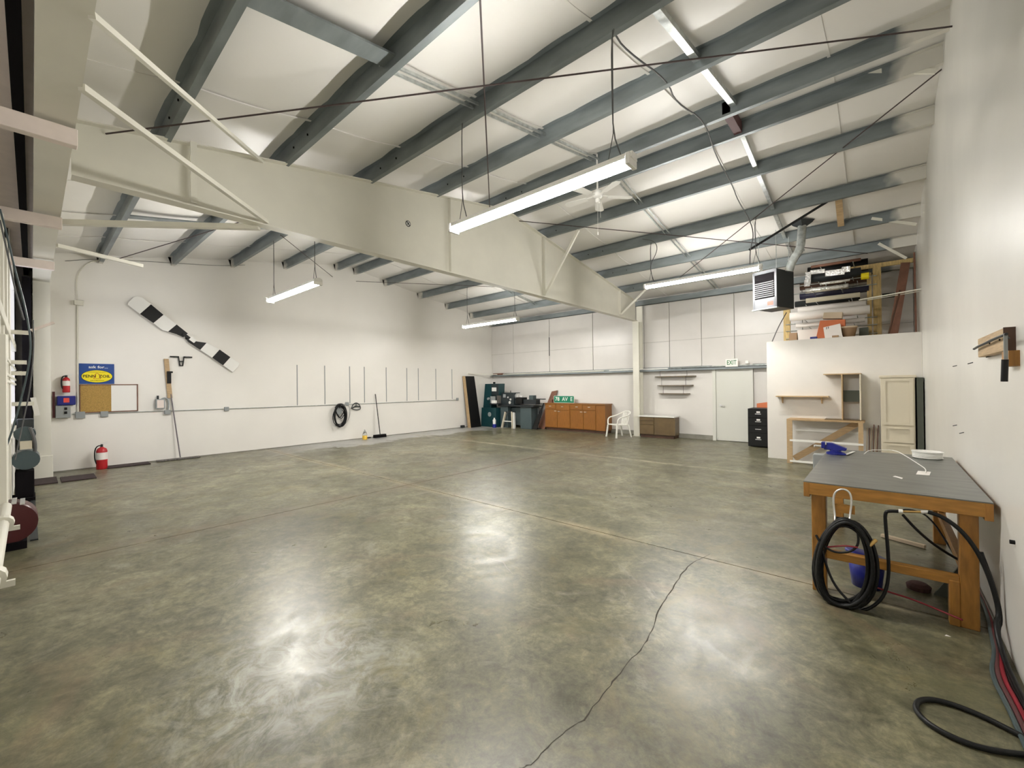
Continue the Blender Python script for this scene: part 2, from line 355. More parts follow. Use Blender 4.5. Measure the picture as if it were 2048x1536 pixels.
# ceiling liner between purlins
PUR = [.95, 2.17, 3.38, 4.65, 6.12, 6.74, 7.80, 9.18, 10.45, 11.70]
ce = anchor('ceiling', (0, 0, EAVE))
ys = [-1.0, -.3] + PUR[:5] + [RIDGE] + PUR[5:] + [FY+.1]
for a, b in zip(ys, ys[1:]):
    mb = B(); nx, ny = 44, 8; vs = []; fs = []
    for i in range(nx+1):
        x = LX-.1+(RX-LX+.2)*i/nx
        for j in range(ny+1):
            t = j/ny; y = a+(b-a)*t; sag = .028*(b-a)*4*t*(1-t)*(1+.35*math.sin(x*2.1+a*3)) + .004*math.sin(x*7+a)
            vs.append((x, y, roofz(y)-sag))
    for i in range(nx):
        for j in range(ny): k = i*(ny+1)+j; fs.append((k, k+1, k+ny+2, k+ny+1))
    n0 = len(vs); vs += [(LX-.1, a, roofz(a)+.06), (RX+.1, a, roofz(a)+.06), (RX+.1, b, roofz(b)+.06), (LX-.1, b, roofz(b)+.06)]; fs.append((n0, n0+1, n0+2, n0+3))
    mb.add(vs, fs).build('liner_panel', 'liner', ce, smooth=True)
for x in [-.42, -1.95, -3.45, -4.95, -6.5, -8.0, -9.5, -11.0]:
    mb = B()
    for a, b in zip(ys[1:], ys[2:]):
        n = 6
        for j in range(n):
            p = []
            for t in (j/n, (j+1)/n):
                y = a+(b-a)*t; p.append((x, y, roofz(y)-.028*(b-a)*4*t*(1-t)*1.1-.006))
            mb.bar(p[0], p[1], .03, .012)
    mb.build('liner_seam', 'liner', ce)
def purlin(y, x0=LX, x1=RX):
    z = roofz(y); t = .005; h = .2; s = 1 if y < RIDGE else 1
    prof = [(0, 0), (0, -h), (.065*s, -h), (.065*s, -h+.02), (.065*s-t*s, -h+.02), (.065*s-t*s, -h+t), (t*s, -h+t), (t*s, -.004), (-.06, -.004), (-.06, -.0)]
    return B().prism([(x0, y+a, z-.012+b) for a, b in prof], (x1-x0, 0, 0))
for y in PUR:
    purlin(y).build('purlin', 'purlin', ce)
    for x in (BX-.75, BX+.75, BX-.3, BX+.35):
        B().box((x-.006, y-.012, roofz(y)-.13), (x+.006, y, roofz(y)-.11)).build('bolt', 'dark', ce)
ev = B().box((LX, FY-.22, 4.13), (RX, FY-.2, 4.30)).box((LX, FY-.22, 4.13), (RX, FY-.12, 4.14)); ev.build('eave_strut', 'purlin', ce)
# bridging between purlins
def bridge(x, y0, y1, w, h, m, two=False, dz=-.1):
    mb = B()
    for dx in ((-.045, .045) if two else (0,)):
        mb.bar((x+dx, y0, roofz(y0)+dz), (x+dx, y1, roofz(y1)+dz), w, h)
    mb.build('bridging', m, ce)
bridge(-3.35, .95, 2.17, .20, .02, 'purlin', dz=-.13)
for a, b in ((2.17, 3.38), (3.38, 4.65), (4.65, 6.12), (6.74, 7.8), (7.8, 9.18), (9.18, 10.45), (10.45, 11.7), (11.7, 12.75)): bridge(-3.47, a, b, .02, .03, 'galv', True)
for a, b in ((3.38, 4.65), (4.65, 6.12)): bridge(-1.43, a, b, .07, .06, 'galv')
bridge(-1.52, 6.12, 6.74, .10, .16, 'maroon')
for a, b in ((6.74, 7.8), (7.8, 9.18), (9.18, 10.45), (10.45, 11.7)): bridge(-1.5, a, b, .06, .06, 'galv')
bridge(-9.1, .95, 2.17, .16, .02, 'purlin', dz=-.13)
for a, b in ((2.17, 3.38), (3.38, 4.65), (4.65, 6.12), (6.74, 7.8), (7.8, 9.18), (9.18, 10.45), (10.45, 11.7)): bridge(-9.1, a, b, .02, .03, 'galv', True)
for a, b in ((11.7, 12.8),): bridge(-7.6, a, b, .09, .05, 'darksteel')

# ================================================================== STEEL FRAME
bm_ = thing('roof_beam', 'deep white tapered steel rafter spanning the hall under the roof', 'beam', (BX, 6.4, 3.69))
def btop(y): return roofz(y)-.21
YS, YE, BZ = .26, 12.55, 3.69
B().prism([(BX-.006, YS, BZ), (BX-.006, YE, BZ-.06), (BX-.006, YE, btop(YE)), (BX-.006, RIDGE, btop(RIDGE)), (BX-.006, YS, btop(YS))], (.012, 0, 0)).build('web', 'white_steel', bm_)
t = B(); t.bar((BX, YS, btop(YS)), (BX, RIDGE, btop(RIDGE)), .16, .014); t.bar((BX, RIDGE, btop(RIDGE)), (BX, YE, btop(YE)), .16, .014); t.build('top_flange', 'white_steel', bm_)
B().bar((BX, YS, BZ), (BX, YE, BZ-.06), .16, .014).build('bottom_flange', 'white_steel', bm_)
for y in (4.95, 7.75, 11.45):
    B().box((BX-.07, y-.005, BZ), (BX+.07, y+.005, btop(y)-.008)).build('stiffener', 'white_steel', bm_)
r_ = hit(817, 447, 0, BX+.02); lg = B().prism(disc_yz((BX+.008, r_.y, r_.z), .05, .05, 20), (.003, 0, 0)).build('sticker', 'darksteel', bm_)
s_ = B().prism(disc_yz((BX+.0111, r_.y, r_.z), .038, .038, 20), (.001, 0, 0)).build('sticker_field', 'white', lg)
B().bar((BX+.0125, r_.y-.03, r_.z+.03), (BX+.0125, r_.y+.03, r_.z-.03), .012, .012).bar((BX+.0125, r_.y-.02, r_.z-.02), (BX+.0125, r_.y+.02, r_.z+.022), .01, .01).build('sticker_slash', 'darksteel', lg)
cl = thing('steel_column', 'white steel column standing against the far wall behind the plastic chair', 'column', (BX, 12.65, 0))
B().box((BX-.1, 12.56, 0.012), (BX+.1, 12.572, 3.62)).build('front_flange', 'white_steel', cl)
B().box((BX-.006, 12.572, .012), (BX+.006, 12.85, 3.62)).build('web', 'white_steel', cl)
B().box((BX-.1, 12.85, .012), (BX+.1, 12.862, 4.2)).build('back_flange', 'white_steel', cl)
B().box((BX-.13, 12.53, 0), (BX+.13, 12.88, .012)).build('base_plate', 'white_steel', cl)
cc = thing('corner_column', 'white column in the corner beside the wall-mounted extinguisher', 'column', (-12.0, .12, 0))
B().box((-11.88, .02, .0), (-11.82, .24, 3.7)).build('flange', 'white_steel', cc)
B().box((-12.49, .02, .45), (-11.88, .06, 3.7)).build('web', 'white_steel', cc)
B().box((-11.89, .0, 0), (-11.79, .26, .42)).build('foot_casing', 'white_steel', cc, bevel=.005)
# header above the hangar door
hd = thing('door_header', 'long white steel header girder above the hangar door', 'girder', (-6, .12, 3.7))
B().box((LX, .02, 3.70), (RX, .045, 4.36)).build('web', 'white_steel', hd)
B().box((LX, .02, 3.69), (RX, .235, 3.70)).build('bottom_flange', 'white_steel', hd)
B().box((LX, .045, 4.33), (RX, .25, 4.36)).build('top_flange', 'white_steel', hd)
def brace(p, q, w, h, label, m='white_steel', name='brace'):
    return tag(B().bar(p, q, w, h).build(name, m), label, 'brace')
hb = 3.69
brace(hit(183, 30, 2, hb), (BX+.06, 1.9, btop(1.9)-.04), .036, .036, 'white angle brace from header to the top edge of the rafter, upper of two')
brace(hit(163, 174, 2, hb), (BX+.06, 1.95, BZ+.03), .045, .045, 'white angle brace from header down to the lower edge of the rafter')
brace((BX+.09, 1.2, BZ+.02), (BX+.09, 1.2, roofz(1.2)-.2), .06, .02, 'short upright white bar on the rafter face, crossed by two diagonal braces')
brace((-7.39, .24, hb-.03), (BX-.06, 1.9, BZ-.02), .07, .06, 'white brace behind the rafter, running level from header to rafter')
brace((-8.6, .24, hb-.03), (-9.05, 1.2, hb-.03), .05, .05, 'thin white brace stub below the roof, left of the far pendant lights')
brace(hit(1157, 460, 1, 7.80), (BX+.07, 7.75, BZ+.03), .05, .05, 'white flange brace from roof purlin to rafter bottom near the ceiling fan')
brace(hit(1293, 578, 1, 11.70), (BX+.07, 11.45, BZ), .05, .05, 'white flange brace by the far end of the rafter beside the pendant light')
for a, b, l in (((1730, 143), (1872, 143), 'highest white stub brace between the ridge purlin and the right wall'), ((1743, 437), (1833, 449), 'white stub brace slanting from a purlin to the right wall above the loft'), ((1757, 487), (1813, 517), 'short drilled white strap brace over the loft rack, by the right wall')):
    yy = {143: 6.75, 437: 10.46, 487: 11.69}[a[1]]
    brace(hit(*a, 1, yy), hit(*b, 1, yy+.02), .03, .05, l)

# brace rods
def rod(p, q, label, r=.008, m='rod'):
    return tag(B().tube([p, q], r, 6).build('brace_rod', m), label, 'rod')
rz = lambda y: roofz(y)-.225
rod((BX+.02, .5, 4.20), (RX, 5.95, 5.1), 'dark brace rod across the near roof, starting at the header end of the rafter')
rod((BX+.02, 6.0, rz(6.0)), (-.5, .4, rz(.4)), 'dark brace rod crossing the near roof from the ridge toward the door corner')
rod((BX+.02, 6.9, rz(6.9)), hit(1735, 507, 0, -.2), 'dark brace rod crossing the far roof from ridge down toward the loft')
rod((RX, 6.9, rz(6.6)), (-4.35, 11.6, rz(11.6)-.02), 'dark brace rod from the ridge at right wall down to the far pendant light')
rod((BX-.02, 3.35, rz(3.3)), (-11.9, 1.2, rz(1.2)), 'thin dark rod in the left bay nearest the hangar door')
rod((-9.05, 3.31, rz(3.3)), (LX, 6.04, 5.0), 'short dark rod near the left wall above the first left pendant light', .007)
rod((LX, 6.8, 5.0), (-8.9, 9.6, rz(9.6)), 'thin dark rod in the left bay above the far left pendant light', .007)

# ================================================================== PENDANT LIGHTS
def fixture(a, b, y, label, wires, n=2, L=None):
    p, q = hit(*a, 1, y), hit(*b, 1, y); z = (p.z+q.z)/2; x0, x1 = p.x, q.x
    t = thing('pendant_light', label, 'light', ((x0+x1)/2, y, z), 0, 'fluorescent pendant lights hung from the purlins')
    B().prism([(x0-.03, y-.06, z+.028), (x0-.03, y+.06, z+.028), (x0-.03, y+.04, z+.085), (x0-.03, y-.04, z+.085)], (x1-x0+.06, 0, 0)).build('housing', 'white', t)
    for s in (-.044, .044):
        B().cyl((x0+.02, y+s, z), (x1-.02, y+s, z), .019, n=10).build('tube', 'tube', t)
    for xx in (x0, x1):
        B().box((xx-.02, y-.075, z-.03), (xx+.02, y+.075, z+.07)).build('lamp_holder', 'white', t, bevel=.004)
    for k, xx in enumerate(wires):
        X = hit(xx, 400, 1, y)[0]; X = min(max(X, x0+.05), x1-.05); zt = roofz(y)-.2
        mb = B(); mb.tube([(X-.05, y, z+.10), (X, y, z+.32), (X+.005, y, zt)], .004, 5, smooth=0); mb.tube([(X+.07, y, z+.10), (X, y, z+.32), (X-.012, y+.01, z+.7), (X-.012, y+.01, zt-.1), (X+.02, y, zt)], .006, 5, smooth=1)
        mb.build('hanger_wire', 'cable', t)
    return t
fixture((907, 462), (1262, 326), 3.38, 'nearest and largest fluorescent pendant light, hung in front of the rafter', (925, 1228))
fixture((540, 602), (636, 567), 3.38, 'fluorescent pendant light by the left wall, above and right of the propeller', (546, 628))
fixture((928, 656), (1035, 638), 9.18, 'farthest small pendant light, over the far left machines behind the rafter', (932, 1027))
fixture((1291, 575), (1521, 538), 9.18, 'fluorescent pendant light left of the dark unit heater', (1300, 1510))
def cord(pts, label, r=.007, m='cable', name='cord'):
    return tag(B().tube(pts, r, 6).build(name, m), label, 'cable')
cord([hit(x, y, 1, Y) for x, y, Y in ((1226, 62, 3.40), (1250, 100, 3.7), (1335, 160, 4.6), (1350, 205, 5.2), (1410, 240, 6.0), (1430, 310, 7.0), (1465, 370, 7.8), (1475, 400, 8.2), (1500, 440, 9.1), (1508, 470, 9.15), (1500, 500, 9.15), (1500, 532, 9.18))], 'long drooping grey electric cord strung across the roof to the unit heater', .009)
cord([hit(x, y, 1, 9.14) for x, y in ((1285, 478), (1310, 482), (1316, 500), (1300, 530), (1302, 545), (1306, 560))], 'thin power cord looping down to the pendant light left of heater')
cord([hit(x, y, 0, LX+.03) for x, y in ((130, 522), (190, 518), (240, 520), (330, 525), (440, 532), (490, 530))], 'thin wire sagging along the top of the left wall', .005)
cord([hit(x, y, 0, LX+.03) for x, y in ((155, 603), (152, 560), (160, 540), (180, 522), (240, 516), (265, 515))], 'white cable rising from the conduit and curving to the roof', .008, 'white_steel')

# ceiling fan
fp = hit(1195, 388, 1, 6.75); fp.z = min(fp.z, 4.75)
fp = hit(1195, 388, 1, 6.1)
ft = thing('ceiling_fan', 'white five-bladed ceiling fan behind the nearest pendant light', 'fan', tuple(fp))
B().lathe(fp, [(.03, -.08), (.07, -.06), (.09, -.02), (.09, .03), (.05, .06), (.02, .08)], 16).build('motor', 'white', ft, smooth=True)
B().cyl(fp+Vector((0, 0, .08)), (fp.x, fp.y, roofz(fp.y)-.02), .014, n=8).build('downrod', 'white', ft)
B().lathe(fp, [(.02, -.15), (.035, -.14), (.04, -.09), (.03, -.08)], 12).build('switch_housing', 'white', ft)
for k in range(5):
    a = math.radians(44+72*k); d = Vector((math.cos(a), math.sin(a), 0)); s = Vector((-d.y, d.x, .12)).normalized()
    bl = B(); c0 = fp+d*.18+Vector((0, 0, -.04)); c1 = fp+d*.52+Vector((0, 0, -.05))
    bl.add([c0-s*.05, c0+s*.05, c1+s*.075, c1+d*.05+s*.04, c1+d*.05-s*.04, c1-s*.075]+[v+Vector((0, 0, -.008)) for v in (c0-s*.05, c0+s*.05, c1+s*.075, c1+d*.05+s*.04, c1+d*.05-s*.04, c1-s*.075)],
           [(0, 1, 2, 3, 4, 5), (11, 10, 9, 8, 7, 6)]+[(i, i+6, (i+1) % 6+6, (i+1) % 6) for i in range(6)])
    bo = bl.build('blade', 'white', ft); B().bar(fp+d*.08+Vector((0, 0, -.03)), c0+d*.05, .03, .01).build('blade_iron', 'white', bo)
for dx, l in ((0, .42), (.05, .2)):
    c = B().cyl(fp+Vector((dx, 0, -.13)), fp+Vector((dx, 0, -.2-l)), .002, n=5).build('pull_chain', 'white', ft)
    if dx == 0: B().cyl(fp+Vector((0, 0, -.62)), fp+Vector((0, 0, -.67)), .008, n=8).build('pull_knob', 'white', c)

# ================================================================== UNIT HEATER
hy = 9.75; hc = hit(1552, 536, 1, hy); zt = hc.z; zb = hit(1552, 613, 1, hy).z; ang = -math.radians(20.6)
ht = thing('unit_heater', 'dark grey gas unit heater hanging above the loft corner', 'heater', (hc.x, hc.y, zb), ang)
Wd, Ln, Hh = .46, .62, zt-zb
B().box((-Wd, 0.01, 0), (0, Ln, Hh)).build('cabinet', 'darksteel', ht, local=True, bevel=.006)
fr = B(); fr.box((-Wd-.01, -.01, 0), (-Wd+.03, .012, Hh)); fr.box((-.03, -.01, 0), (.01, .012, Hh)); fr.box((-Wd, -.01, Hh-.06), (0, .012, Hh)); fr.box((-Wd, -.01, 0), (0, .012, .2)); fr.build('front_frame', 'heatergrey', ht, local=True)
B().box((-Wd+.05, -.014, Hh-.19), (-.05, -.004, Hh-.08)).build('top_slot_shade', 'dark', ht, local=True)  # black plate on the front paints the slot's dark inside
B().box((-Wd+.03, -.004, .2), (-.03, .0, Hh-.06)).build('louver_gap_shade', 'dark', ht, local=True)  # flat black sheet paints the shade between the louvers
for k in range(8):
    z = .23+k*(Hh-.44)/8
    B().box((-Wd+.04, -.03, z), (-.04, -.004, z+.014), rot=(.5, 0, 0)).build('louver', 'louver', ht, local=True)
B().box((-.17, -.016, .05), (-.06, -.01, .12)).build('badge', 'led', ht, local=True, label='red badge')
B().box((-Wd-.03, -.02, -.02), (.02, .05, 0)).build('bottom_lip', 'grey', ht, local=True)
cx, cy = hit(1585, 520, 1, hy+.25).x, hy+.25
for dx, dy in ((-Wd+.05, .1), (-.05, .1), (-.05, Ln-.08)):
    p = WM[ht.name] @ Vector((dx, dy, Hh)); B().cyl(p, (p.x, p.y, roofz(p.y)-.19), .006, n=6).build('hanger_rod', 'galv', ht)
dp = [hit(1578, 537, 1, hy+.3), hit(1584, 522, 1, hy+.3), hit(1600, 500, 1, hy+.3), hit(1603, 480, 1, hy+.3)]
top = Vector((dp[3].x+.02, hy+.3, roofz(hy+.3)-.03))
du = thing('flue_duct', 'galvanised round flue duct elbowing from the heater to the roof', 'duct', tuple(dp[0]))
B().tube([dp[0]-Vector((0, 0, .06)), dp[1], dp[2], dp[3]+Vector((0, 0, .05)), top], .075, 16).build('pipe', 'galv', du, smooth=True)
for p, d in ((dp[1], Vector((.4, 0, .8))), (dp[2], Vector((.3, 0, 1)))):
    d.normalize(); B().cyl(p-d*.015, p+d*.015, .083, n=16).build('collar', 'galv', du)
B().lathe(top-Vector((0, 0, .12)), [(.08, 0), (.16, .05), (.2, .1)], 4).build('roof_collar', 'darksteel', du)
tag(B().tube([hit(1498, 500, 1, 9.25), hit(1660, 400, 1, 9.25)], .022, 8).build('black_pole', 'rubber'), 'long black foam-covered pole slanting under the roof beside the flue duct', 'pole')
a = hit(1676, 398, 1, 9.2); b = hit(1682, 455, 1, 10.4); a.z = roofz(9.2)-.05; b.z = roofz(10.4)-.12
tag(B().bar(a, b, .10, .04).build('wood_block', 'wood'), 'short pine board wedged between two purlins near the black pole', 'board')

# ================================================================== LEFT WALL
def yz(pts, x): return [(x, a, b) for a, b in pts]
pr = thing('propeller', 'large white propeller with black bands mounted diagonally on the left wall', 'propeller', (LX+.04, 2.47, 2.8))
PX = LX+.05
def bl(name, m, pts, d=.03, x=PX, par=pr): return B().prism(yz(pts, x), (d, 0, 0)).build(name, m, par, bevel=.003)
b1 = bl('blade', 'white', [(1.40, 3.51), (1.415, 3.57), (1.50, 3.69), (1.56, 3.72), (1.64, 3.70), (2.25, 3.16), (2.46, 2.97), (2.37, 2.88), (2.09, 2.98), (1.99, 3.0), (1.83, 3.15), (1.60, 3.33)])
B().prism(yz([(1.60, 3.33), (1.79, 3.57), (2.01, 3.36), (1.83, 3.15)], PX+.03), (.003, 0, 0)).build('band', 'black', b1, label='black painted band')
B().prism(yz([(2.09, 2.98), (2.25, 3.16), (2.46, 2.97), (2.37, 2.87), (2.25, 2.93)], PX+.03), (.003, 0, 0)).build('root_band', 'black', b1)
b2 = bl('blade', 'white', [(2.44, 2.80), (2.50, 2.85), (2.63, 2.79), (2.83, 2.77), (3.10, 2.62), (3.33, 2.44), (3.53, 2.29), (3.50, 2.20), (3.38, 2.06), (3.17, 2.23), (2.94, 2.41), (2.70, 2.59), (2.47, 2.76)])
B().prism(yz([(3.10, 2.62), (3.33, 2.44), (3.17, 2.23), (2.94, 2.41)], PX+.03), (.003, 0, 0)).build('band', 'black', b2, label='black painted band')
B().prism(yz([(2.44, 2.80), (2.50, 2.85), (2.63, 2.79), (2.83, 2.77), (2.70, 2.59), (2.47, 2.76)], PX+.03), (.003, 0, 0)).build('root_band', 'black', b2)
B().bar((PX+.03, 2.36, 2.96), (PX+.03, 2.62, 2.74), .05, .06).build('hub_bar', 'black', pr)
B().prism(disc_yz((LX, 2.46, 2.86), .04, .04, 12), (.06, 0, 0)).build('wall_mount', 'black', pr)
B().bar((PX+.055, 2.50, 2.86), (PX+.055, 2.60, 2.78), .09, .01, up=(1, 0, 0)).build('label_plate', 'white', pr)
# sign
p0, p1 = hit(158, 727, 0, LX), hit(228.5, 767, 0, LX); SY0, SY1, SZ0, SZ1 = p0.y, p1.y, 1.775, 2.20
sg = thing('wall_sign', 'blue rectangular sign with a yellow oval, above the cork board', 'sign', (LX+.01, (SY0+SY1)/2, SZ0)); cy, cz = (SY0+SY1)/2, (SZ0+SZ1)/2
B().box((LX, SY0, SZ0), (LX+.018, SY1, SZ1)).build('panel', 'signblue', sg)
B().prism(disc_yz((LX+.018, cy, cz-.055), .238, .133, 40), (.0015, 0, 0)).build('oval', 'black', sg)
B().prism(disc_yz((LX+.0195, cy, cz-.055), .232, .127, 40), (.0015, 0, 0)).build('oval_field', 'yellow', sg)
text('lettering', 'ask for...', .075, face_mtx((LX+.020, cy+.02, cz+.14), '+x'), 'white', sg, .001, 1.15, .0012)
text('lettering', 'PENN', .082, face_mtx((LX+.022, cy-.115, cz-.055), '+x'), 'black', sg, .001, .95, .0012)
text('lettering', 'ZOIL', .082, face_mtx((LX+.022, cy+.115, cz-.055), '+x'), 'black', sg, .001, 1.0, .0012)
mb = B(); 
for s in (-1, 1): mb.bar((LX+.0215, cy+s*.05, cz-.10), (LX+.0215, cy+s*.028, cz-.01), .008, .003, up=(1, 0, 0)); mb.bar((LX+.0215, cy+s*.028, cz-.01), (LX+.0215, cy, cz+.015), .008, .003, up=(1, 0, 0))
mb.bar((LX+.0215, cy-.055, cz-.105), (LX+.0215, cy+.055, cz-.105), .008, .003, up=(1, 0, 0)); mb.build('bell_outline', 'red', sg)
text('lettering', 'SUPREME PENNSYLVANIA QUALITY', .018, face_mtx((LX+.022, cy, cz+.035), '+x'), 'black', sg, .0005)
text('lettering', 'SAFE LUBRICATION', .024, face_mtx((LX+.022, cy, cz-.145), '+x'), 'black', sg, .0005)
# board
bd = thing('notice_board', 'half cork half whiteboard with a brown frame under the blue sign', 'board', (LX+.01, 1.1, 1.17))
B().box((LX, .66, 1.18), (LX+.012, 1.13, 1.76)).build('cork_half', 'cork', bd)
B().box((LX, 1.13, 1.18), (LX+.012, 1.55, 1.76)).build('whiteboard_half', 'white', bd)
mb = B(); mb.box((LX, .65, 1.745), (LX+.02, 1.56, 1.765)); mb.box((LX, .65, 1.165), (LX+.02, 1.56, 1.185)); mb.box((LX, .65, 1.165), (LX+.02, .665, 1.765)); mb.box((LX, 1.545, 1.165), (LX+.02, 1.565, 1.765)); mb.build('frame', 'redwood', bd)
# extinguishers
def ext(loc, h, r, label, name='fire_extinguisher'):
    x, y, z = loc; t = thing(name, label, 'extinguisher', loc)
    B().lathe(loc, [(r*.95, 0), (r, .02), (r, h*.68), (r*.8, h*.76), (r*.4, h*.8), (r*.35, h*.82)], 20).build('cylinder', 'red', t, smooth=True)
    B().lathe(loc, [(r*1.01, h*.36), (r*1.01, h*.62)], 20).build('paper_label', 'paper', t)
    hd_ = B().cyl((x, y, z+h*.82), (x, y, z+h*.92), .02, n=10).build('valve', 'darksteel', t)
    B().bar((x, y-.03, z+h*.9), (x, y+.09, z+h*.94), .02, .01).bar((x, y-.02, z+h*.93), (x, y+.09, z+h), .02, .01).build('lever', 'chrome', hd_)
    B().tube([(x, y, z+h*.86), (x+.02, y-r*.7, z+h*.88), (x+.02, y-r*1.2, z+h*.75), (x+.02, y-r*1.25, z+h*.4), (x+.02, y-r*.9, z+h*.2)], .011, 8).build('hose', 'rubber', t, smooth=True)
    return t
ext((-12.21, .955, 0), .56, .088, 'large red fire extinguisher standing on the floor by the left wall')
e2 = ext((LX+.1, .46, 1.60), .38, .055, 'small red fire extinguisher hung on the left wall above the blue box')
B().box((LX, .44, 1.7), (LX+.05, .48, 1.9)).build('bracket', 'darksteel', e2)
ub = thing('control_box', 'grey metal control box with black switches under the blue box', 'box', (LX+.05, .41, 1.09))
B().box((LX, .31, 1.09), (LX+.12, .52, 1.34)).build('case', 'grey', ub, bevel=.005); B().box((LX+.12, .43, 1.25), (LX+.135, .47, 1.30)).box((LX+.12, .43, 1.17), (LX+.135, .47, 1.22)).build('switch', 'black', ub)
B().box((LX, .27, 1.1), (LX+.1, .305, 1.62)).build('side_strap', 'darkred', ub)
bb = thing('blue_box', 'dark blue case with red lettering on top of the grey control box', 'box', (LX+.07, .46, 1.34))
B().box((LX, .33, 1.345), (LX+.15, .59, 1.53)).build('case', 'blue', bb, bevel=.012); B().box((LX+.15, .42, 1.40), (LX+.153, .50, 1.49)).build('mark', 'led', bb)
# conduit
cd = thing('wall_conduit', 'thin grey electrical conduit running along the left wall with its boxes', 'conduit', (LX+.02, 5, 1.1))
B().tube([(LX+.02, .55, 1.155), (LX+.02, 3.9, 1.125), (LX+.02, 10.95, 1.10)], .009, 6, smooth=0).build('pipe', 'galv', cd)
B().tube([(LX+.02, .625, 1.16), (LX+.02, .63, 3.44)], .014, 6).build('riser', 'white_steel', cd)
for y, s in ((.66, .07), (1.02, .06), (3.25, .05), (6.45, .05), (10.97, .05)):
    B().box((LX, y-s, 1.13-s), (LX+.05, y+s, 1.13+s)).build('junction_box', 'grey', cd, bevel=.006)
B().box((LX, .58, 3.4), (LX+.08, .72, 3.5)).build('junction_box', 'white_steel', cd, bevel=.006)
B().box((LX, 2.02, 1.06), (LX+.06, 2.13, 1.16)).build('outlet_box', 'grey', cd, bevel=.005)
dc = thing('disconnect_switch', 'grey disconnect switch with a curved conduit beside the leaning mop', 'switch', (LX+.05, 1.93, 1.2))
B().box((LX, 1.86, 1.20), (LX+.1, 2.02, 1.42)).build('case', 'grey', dc, bevel=.006); B().box((LX+.1, 1.88, 1.22), (LX+.103, 2.0, 1.40)).build('label_plate', 'pink_steel', dc)
B().tube([(LX+.05, 1.96, 1.41), (LX+.05, 2.02, 1.45), (LX+.05, 2.08, 1.42), (LX+.05, 2.10, 1.3), (LX+.05, 2.08, 1.16)], .016, 8).build('flex_conduit', 'grey', dc, smooth=True)
B().cyl((LX+.06, 1.90, 1.42), (LX+.06, 1.90, 1.50), .02, n=8).build('knob', 'darksteel', dc)
ws = thing('wooden_paddle', 'upright pine board with a black clamp hung on the left wall', 'board', (LX+.03, 2.07, 1.44))
B().prism(yz([(2.02, 2.35), (2.105, 2.35), (2.17, 1.44), (2.08, 1.44)], LX+.01), (.03, 0, 0)).build('board', 'wood', ws)
B().box((LX+.04, 2.07, 1.78), (LX+.06, 2.145, 2.04)).box((LX+.04, 2.07, 2.02), (LX+.09, 2.17, 2.06)).build('clamp', 'black', ws)
yb = B(); yb.bar((LX+.03, 2.13, 2.405), (LX+.03, 2.29, 2.405), .03, .03); yb.bar((LX+.03, 2.39, 2.405), (LX+.03, 2.55, 2.405), .03, .03)
yb.bar((LX+.03, 2.285, 2.42), (LX+.03, 2.315, 2.19), .02, .03); yb.bar((LX+.03, 2.395, 2.42), (LX+.03, 2.365, 2.19), .02, .03); yb.bar((LX+.03, 2.305, 2.20), (LX+.03, 2.375, 2.20), .03, .02); yb.bar((LX+.03, 2.30, 2.30), (LX+.03, 2.38, 2.30), .03, .02)
tag(yb.build('wall_bracket', 'black'), 'black Y-shaped steel bracket on the left wall right of the pine board', 'bracket')
mp_ = thing('dust_mop', 'dust mop with a grey handle leaning on the left wall beside the switch', 'mop', (-12.3, 2.3, 0))
B().cyl((LX+.03, 2.14, 1.53), (-12.33, 2.28, .05), .013, n=8).build('handle', 'mop', mp_)
B().box((-12.42, 1.85, 0), (-12.27, 2.66, .035)).build('head', 'dustmop', mp_, bevel=.012)
for i, (x0, y0, x1, y1, l) in enumerate(((-11.73, .01, -11.0, .3, 'dark rubber threshold mat at the foot of the corner column'), (-11.58, .34, -11.0, .79, 'dark flat mat on the floor in front of the corner column'), (-12.47, 1.03, -12.1, 1.72, 'dark narrow mat on the floor right of the large extinguisher'))):
    tag(B().box((x0, y0, 0), (x1, y1, .022)).build('floor_mat', 'mat', bevel=.004), l, 'mat')
# shelf standards
SY = [4.98, 5.77, 6.555, 7.05, 7.845, 8.66, 9.145, 9.935, 10.72]
ordw = ['first', 'second', 'third', 'fourth', 'fifth', 'sixth', 'seventh', 'eighth', 'ninth']
for k, y in enumerate(SY):
    mb = B(); mb.box((LX, y-.010, 1.145), (LX+.012, y+.010, 2.295))
    l = ordw[k]+' grey metal shelf standard on the left wall, counted from the door end'
    tag(mb.build('shelf_standard', 'grey'), l, 'shelf rail', 'shelf standards on the left wall')
# wall hose on reel rack
wh = thing('hung_hose', 'coiled black hose hanging from a wall rack above the jug', 'hose', (LX+.08, 6.18, .4))
mb = B()
for k in range(9):
    cy_, cz_ = 6.18+random.uniform(-.02, .02), .78+random.uniform(-.04, .04); ry, rz_ = .165+random.uniform(-.03, .03), .32+random.uniform(-.06, .04); x = LX+.04+.014*k
    mb.tube([(x, cy_+ry*math.cos(t), cz_+rz_*math.sin(t)) for t in (2*math.pi*i/18 for i in range(18))], .011, 6, True, 1)
mb.build('coil', 'rubber', wh, smooth=True)
mb = B(); mb.tube([(LX+.10, 6.05, .95), (LX+.1, 6.13, .72), (LX+.1, 6.22, .74), (LX+.1, 6.33, .95)], .014, 6); mb.tube([(LX+.12, 6.08, .85), (LX+.12, 6.2, .66), (LX+.12, 6.3, .80)], .012, 6); mb.build('loose_loop', 'rubber', wh)
mb = B(); mb.tube([(LX+.05, 6.05, 1.02), (LX+.05, 6.12, 1.12), (LX+.05, 6.2, 1.15), (LX+.05, 6.28, 1.12), (LX+.05, 6.36, .98)], .012, 6); mb.tube([(LX+.05, 6.2, 1.15), (LX+.05, 6.2, 1.0)], .01, 6); mb.tube([(LX+.05, 6.06, 1.04), (LX+.05, 6.34, 1.04)], .01, 6); mb.build('rack', 'darksteel', wh)
